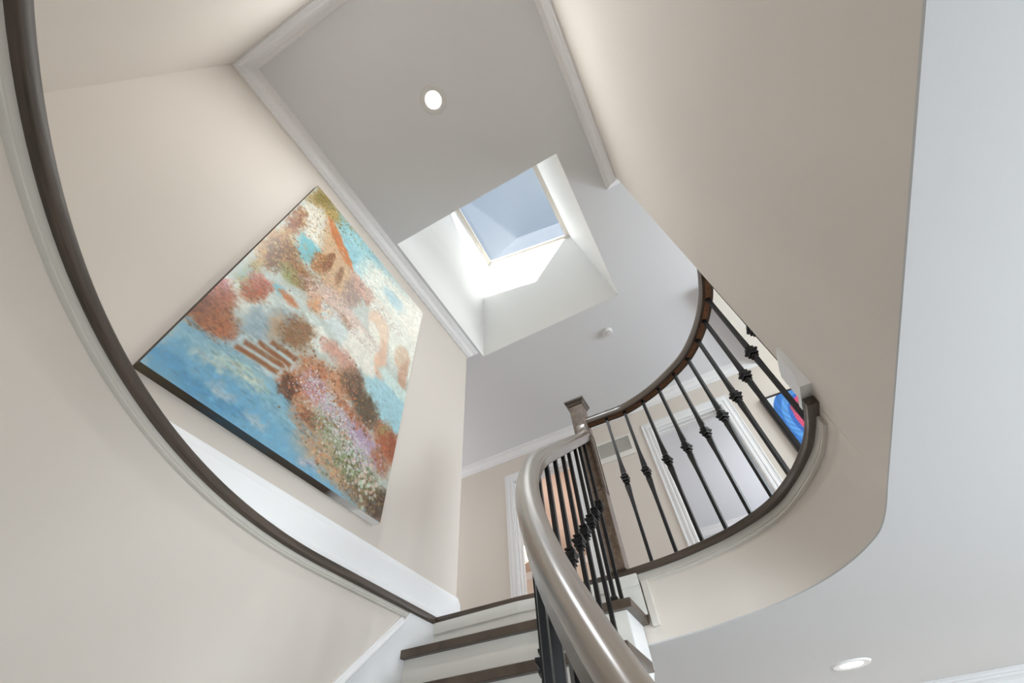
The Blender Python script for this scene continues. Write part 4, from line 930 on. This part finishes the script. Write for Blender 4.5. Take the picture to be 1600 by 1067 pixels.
V, F2 = join_vf([box_vf((PX0, yf, PZ0), (PX1, YW - 0.001, PZ0 + 0.02)), box_vf((PX0, yf, PZ1 - 0.02), (PX1, YW - 0.001, PZ1)), box_vf((PX0, yf, PZ0 + .02), (PX0 + 0.02, YW - 0.001, PZ1 - .02)), box_vf((PX1 - 0.02, yf, PZ0 + .02), (PX1, YW - 0.001, PZ1 - .02))])
V = [(a, b + 0.0006, c) for a, b, c in V]
EDGE = bpy.data.materials.new('canvas_edge'); EDGE.use_nodes = True
en = EDGE.node_tree; eb = en.nodes['Principled BSDF']; et = en.nodes.new('ShaderNodeTexCoord'); es = en.nodes.new('ShaderNodeSeparateXYZ'); er = en.nodes.new('ShaderNodeValToRGB'); ex = en.nodes.new('ShaderNodeTexNoise'); ea = en.nodes.new('ShaderNodeMath'); em = en.nodes.new('ShaderNodeMath')
en.links.new(et.outputs['Generated'], es.inputs[0]); en.links.new(et.outputs['Object'], ex.inputs['Vector']); ex.inputs['Scale'].default_value = 6
em.operation = 'MULTIPLY_ADD'; em.inputs[1].default_value = 0.25; en.links.new(ex.outputs['Fac'], em.inputs[0]); en.links.new(es.outputs['X'], em.inputs[2])
for p_, c_ in ((0.0, (0.10, 0.08, 0.045)), (0.30, (0.045, 0.055, 0.05)), (0.42, (0.03, 0.07, 0.10)), (0.62, (0.05, 0.045, 0.035)), (0.85, (0.045, 0.025, 0.015)), (1.0, (0.03, 0.02, 0.012))):
    if p_ in (0.0, 1.0): e_ = er.color_ramp.elements[int(p_)]
    else: e_ = er.color_ramp.elements.new(p_)
    e_.color = (*c_, 1)
en.links.new(em.outputs[0], er.inputs['Fac']); en.links.new(er.outputs['Color'], eb.inputs['Base Color']); eb.inputs['Roughness'].default_value = 0.6
e = mesh_obj('canvas_edge', V, F2, EDGE, pt); e['label'] = 'dark painted edge of the canvas'

# ------------------------------------------------------------------ small picture on the far wall
fp = empty('framed_picture', 'black framed portrait print with blue hair and a pink face beside the doorway', 'picture')
fy0, fy1, fz0, fz1 = -1.56, -0.945, 1.98, 2.82
xo = XF - 0.03
V, F2 = join_vf([box_vf((xo, fy1 - 0.014, fz0), (XF - .001, fy1, fz1)), box_vf((xo, fy0, fz0), (XF - .001, fy0 + 0.014, fz1)), box_vf((xo, fy0 + .014, fz1 - 0.014), (XF - .001, fy1 - .014, fz1)), box_vf((xo, fy0 + .014, fz0), (XF - .001, fy1 - .014, fz0 + 0.014))])
mesh_obj('frame', V, F2, mat('dark_frame', (0.05, 0.04, 0.035), 0.3), fp)
n_ = 110; m_ = 150
uu, v2 = np.meshgrid((np.arange(n_) + .5) / n_, (np.arange(m_) + .5) / m_)     # uu from left (y high) to right
c2 = np.zeros((m_, n_, 3)); c2[:] = (226, 232, 236)
rr_ = np.random.default_rng(3)
def ell(cx, cy, a, b, c, ang=0.0, mod=0.0):
    ca_, sa = math.cos(ang), math.sin(ang); x = (uu - cx); y = (v2 - cy) * 1.36
    X = x * ca_ + y * sa; Y = -x * sa + y * ca_; d = (X / a) ** 2 + (Y / b) ** 2
    mk = d < 1; cc = np.array(c, float) * (1 + mod * np.sin(18 * np.arctan2(Y, X) + 14 * d))[..., None] if mod else np.array(c, float) * np.ones(c2.shape)
    c2[mk] = np.clip(cc[mk], 0, 255)
ell(0.50, 0.56, 0.50, 0.70, (52, 118, 196), 0, 0.07)
ell(0.53, 0.55, 0.42, 0.62, (86, 152, 220), 0, 0.08)
ell(0.56, 0.55, 0.36, 0.54, (48, 104, 190), 0, 0.06)
ell(0.56, 0.56, 0.30, 0.47, (206, 74, 112), 0, 0.04)
ell(0.42, 0.72, 0.12, 0.16, (172, 78, 96), 0.4)
ell(0.52, 0.62, 0.09, 0.14, (218, 92, 120), 0.2)
ell(0.50, 0.30, 0.075, 0.30, (246, 168, 200), 0.50, 0.03)
ell(0.40, 0.34, 0.05, 0.20, (252, 200, 220), 0.60, 0.03)
ell(0.64, 0.38, 0.08, 0.28, (238, 132, 176), 0.45, 0.03)
ell(0.70, 0.74, 0.14, 0.18, (228, 150, 160), 0)
ell(0.40, 0.66, 0.07, 0.02, (60, 50, 90), 0.3)
c2 = s2l(c2 / 255)
gy = np.linspace(fy1 - .014, fy0 + .014, n_ + 1); gz_ = np.linspace(fz0 + .014, fz1 - .014, m_ + 1)
YY, Z2 = np.meshgrid(gy, gz_); vc = np.stack([np.full_like(YY, xo + 0.012), YY, Z2], -1).reshape(-1, 3)
ix = np.arange((n_ + 1) * (m_ + 1)).reshape(m_ + 1, n_ + 1); q2 = np.stack([ix[:-1, :-1], ix[:-1, 1:], ix[1:, 1:], ix[1:, :-1]], -1).reshape(-1, 4)
me = bpy.data.meshes.new('print'); me.from_pydata(vc.tolist(), [], q2.tolist())
ca = me.color_attributes.new('paint', 'FLOAT_COLOR', 'CORNER'); cc = np.ones((len(q2), 4, 4)); cc[:, :, :3] = c2.reshape(-1, 1, 3); ca.data.foreach_set('color', cc.ravel())
me.materials.append(mat('art_print', (1, 1, 1), 0.35, vcol=True))
o = bpy.data.objects.new('print', me); C.objects.link(o); o.parent = fp
box('backing', (xo + 0.016, fy0 + .014, fz0 + .014), (XF - .001, fy1 - .014, fz1 - .014), BLACK, fp)

# ------------------------------------------------------------------ return air grille
gr = empty('air_grille', 'pale painted return air grille high on the far wall behind the newel post', 'grille')
y0, y1, z0, z1 = 0.425, 0.80, 2.735, 3.00
xo = XF - 0.012
V, F2 = join_vf([box_vf((xo, y0 - .02, z0), (XF, y0, z1)), box_vf((xo, y1, z0), (XF, y1 + .02, z1)), box_vf((xo, y0, z1 - 0.02), (XF, y1, z1)), box_vf((xo, y0, z0), (XF, y1, z0 + 0.065))])
mesh_obj('frame', V, F2, CREAM, gr)
box('backing', (XF - 0.004, y0, z0 + .065), (XF - .001, y1, z1 - .02), GRILL, gr)
sl = box_vf((0, 0, 0), (0.009, y1 - y0, 0.003)); ME = bpy.data.meshes.new('slat'); ME.from_pydata(sl[0], [], sl[1]); ME.materials.append(GRILL); ME.update()
for k in range(14):
    link_child('slat', ME, gr, (XF - 0.0125, y0, z0 + 0.069 + k * 0.0128))

# ------------------------------------------------------------------ recessed lights and smoke detector
def downlight(x, y, z, label):
    t = empty('recessed_light', label, 'light')
    ring = lathe_vf([(0.055, -0.004), (0.066, -0.007), (0.088, -0.006), (0.094, 0.0), (0.094, 0.002), (0.055, 0.002)], 40)
    V, F2 = ring; F2 = F2[:-2] + [(5 * 40 + i, 5 * 40 + (i + 1) % 40, (i + 1) % 40, i) for i in range(40)]
    mesh_obj('trim_ring', [(a + x, b + y, c + z) for a, b, c in V], F2, PLAST, t, smooth=40)
    V, F2 = lathe_vf([(0.0545, -0.001), (0.0545, -0.0045), (0.03, -0.0052)], 32)
    l = mesh_obj('lens', [(a + x, b + y, c + z) for a, b, c in V], F2, LAMP, t); l['label'] = 'glowing white lens'
    return t
downlight(0.203, 0.508, HZ, 'round recessed light shining in the upper ceiling near the crown corner')
downlight(3.086, -0.335, CL, 'round recessed light in the lower hall ceiling, bottom right')
light('upper_downlight', 'AREA', (0.203, 0.508, HZ - 0.02), 7, (0.95, 0.98, 1.0), 0.11, to=(0.203, 0.508, 0), shape='DISK')
light('hall_downlight', 'AREA', (3.086, -0.335, CL - 0.02), 6, (1, 0.97, 0.93), 0.11, to=(3.086, -0.335, -2), shape='DISK')
sd = empty('smoke_detector', 'small round white smoke detector on the ceiling beyond the skylight', 'smoke detector')
sx, sy = 2.752, 0.137
V, F2 = lathe_vf([(0.052, 0.0), (0.052, -0.008), (0.048, -0.010)], 36); mesh_obj('base', [(a + sx, b + sy, c + HZ) for a, b, c in V], F2, PLAST, sd, smooth=40)
V, F2 = lathe_vf([(0.047, -0.010), (0.047, -0.026), (0.043, -0.034), (0.030, -0.038), (0.002, -0.039)], 36); mesh_obj('body', [(a + sx, b + sy, c + HZ) for a, b, c in V], F2, PLAST, sd, smooth=40)
for k in range(7):
    a = k * 2 * PI / 7; V, F2 = lathe_vf([(0.004, -0.0385), (0.004, -0.036)], 8)
    mesh_obj('vent_hole', [(p[0] + sx + 0.026 * math.cos(a), p[1] + sy + 0.026 * math.sin(a), p[2] + HZ + 0.0) for p in V], F2, BLACK, sd)
V, F2 = lathe_vf([(0.008, -0.041), (0.008, -0.038)], 14); mesh_obj('test_button', [(p[0] + sx - 0.008, p[1] + sy, p[2] + HZ) for p in V], F2, GRILL, sd)

# ------------------------------------------------------------------ chandelier glimpsed through the left doorway
ch = empty('chandelier', 'crystal chandelier glowing warm in the room behind the left doorway', 'chandelier')
cxh, cyh, czh = 5.30, 2.475, 2.80
V, F2 = lathe_vf([(0.006, 0.02), (0.006, HZ - czh - 0.02)], 8); mesh_obj('stem', [(a + cxh, b + cyh, c + czh) for a, b, c in V], F2, mat('chrome', (0.8, 0.8, 0.8), 0.1, metal=1.0), ch)
V, F2 = lathe_vf([(0.05, HZ - czh - 0.025), (0.055, HZ - czh)], 20); mesh_obj('canopy', [(a + cxh, b + cyh, c + czh) for a, b, c in V], F2, bpy.data.materials['chrome'], ch)
V, F2 = lathe_vf([(0.15, -0.01), (0.16, 0.0), (0.15, 0.02), (0.02, 0.03)], 28); mesh_obj('plate', [(a + cxh, b + cyh, c + czh) for a, b, c in V], F2, bpy.data.materials['chrome'], ch)
ic = bmesh.new(); bmesh.ops.create_icosphere(ic, subdivisions=1, radius=0.013); CM = bpy.data.meshes.new('crystal'); ic.to_mesh(CM); ic.free(); CM.materials.append(CRYST)
for ring_, rad in ((0, 0.15), (1, 0.10), (2, 0.05)):
    for k in range(14 - 4 * ring_):
        a = 2 * PI * k / (14 - 4 * ring_)
        for j in range(3 + ring_): link_child('crystal', CM, ch, (cxh + rad * math.cos(a), cyh + rad * math.sin(a), czh - 0.03 - 0.032 * j))
bl = bmesh.new(); bmesh.ops.create_icosphere(bl, subdivisions=2, radius=0.022); BM_ = bpy.data.meshes.new('bulb'); bl.to_mesh(BM_); bl.free(); BM_.materials.append(LAMPW)
for k in range(3): link_child('bulb', BM_, ch, (cxh + 0.07 * math.cos(k * 2.094), cyh + 0.07 * math.sin(k * 2.094), czh - 0.035))
light('chandelier_glow', 'POINT', (cxh, cyh, czh - 0.28), 20, (1, 0.90, 0.83), 0.10)

# ------------------------------------------------------------------ origins: every thing at its base, every part at its own centre
def bbox(o):
    c = np.array([v.co[:] for v in o.data.vertices]); return c.min(0), c.max(0)
def shift(me, d):
    n = len(me.vertices); a = np.empty(n * 3); me.vertices.foreach_get('co', a); a = a.reshape(-1, 3) - d; me.vertices.foreach_set('co', a.ravel()); me.update()
def settle(o, origin):
    """children written in world coordinates get their own origin, relative to the parent's"""
    for ch_ in list(o.children):
        if ch_.get('placed'):
            ch_.location = Vector(ch_.location) - Vector(origin); del ch_['placed']
            for g_ in ch_.children:
                if 'placed' in g_: del g_['placed']
            continue
        lo, hi = bbox(ch_); c = (lo + hi) / 2
        shift(ch_.data, c); ch_.location = Vector(c - origin); settle(ch_, c)
for o in list(C.objects):
    if o.parent or o.type in ('CAMERA', 'LIGHT'): continue
    if o.type == 'EMPTY':
        los = []; his = []
        for c in o.children:
            if c.get('placed'): los.append(np.array(c.location)); his.append(np.array(c.location)); continue
            l, h = bbox(c); los.append(l); his.append(h)
        lo = np.min(los, 0); hi = np.max(his, 0)
    else: lo, hi = bbox(o)
    b0 = np.array([(lo[0] + hi[0]) / 2, (lo[1] + hi[1]) / 2, lo[2]])
    if o.type == 'MESH': shift(o.data, b0)
    settle(o, b0)
    o.location = (b0[0], b0[1], b0[2] + FZ)
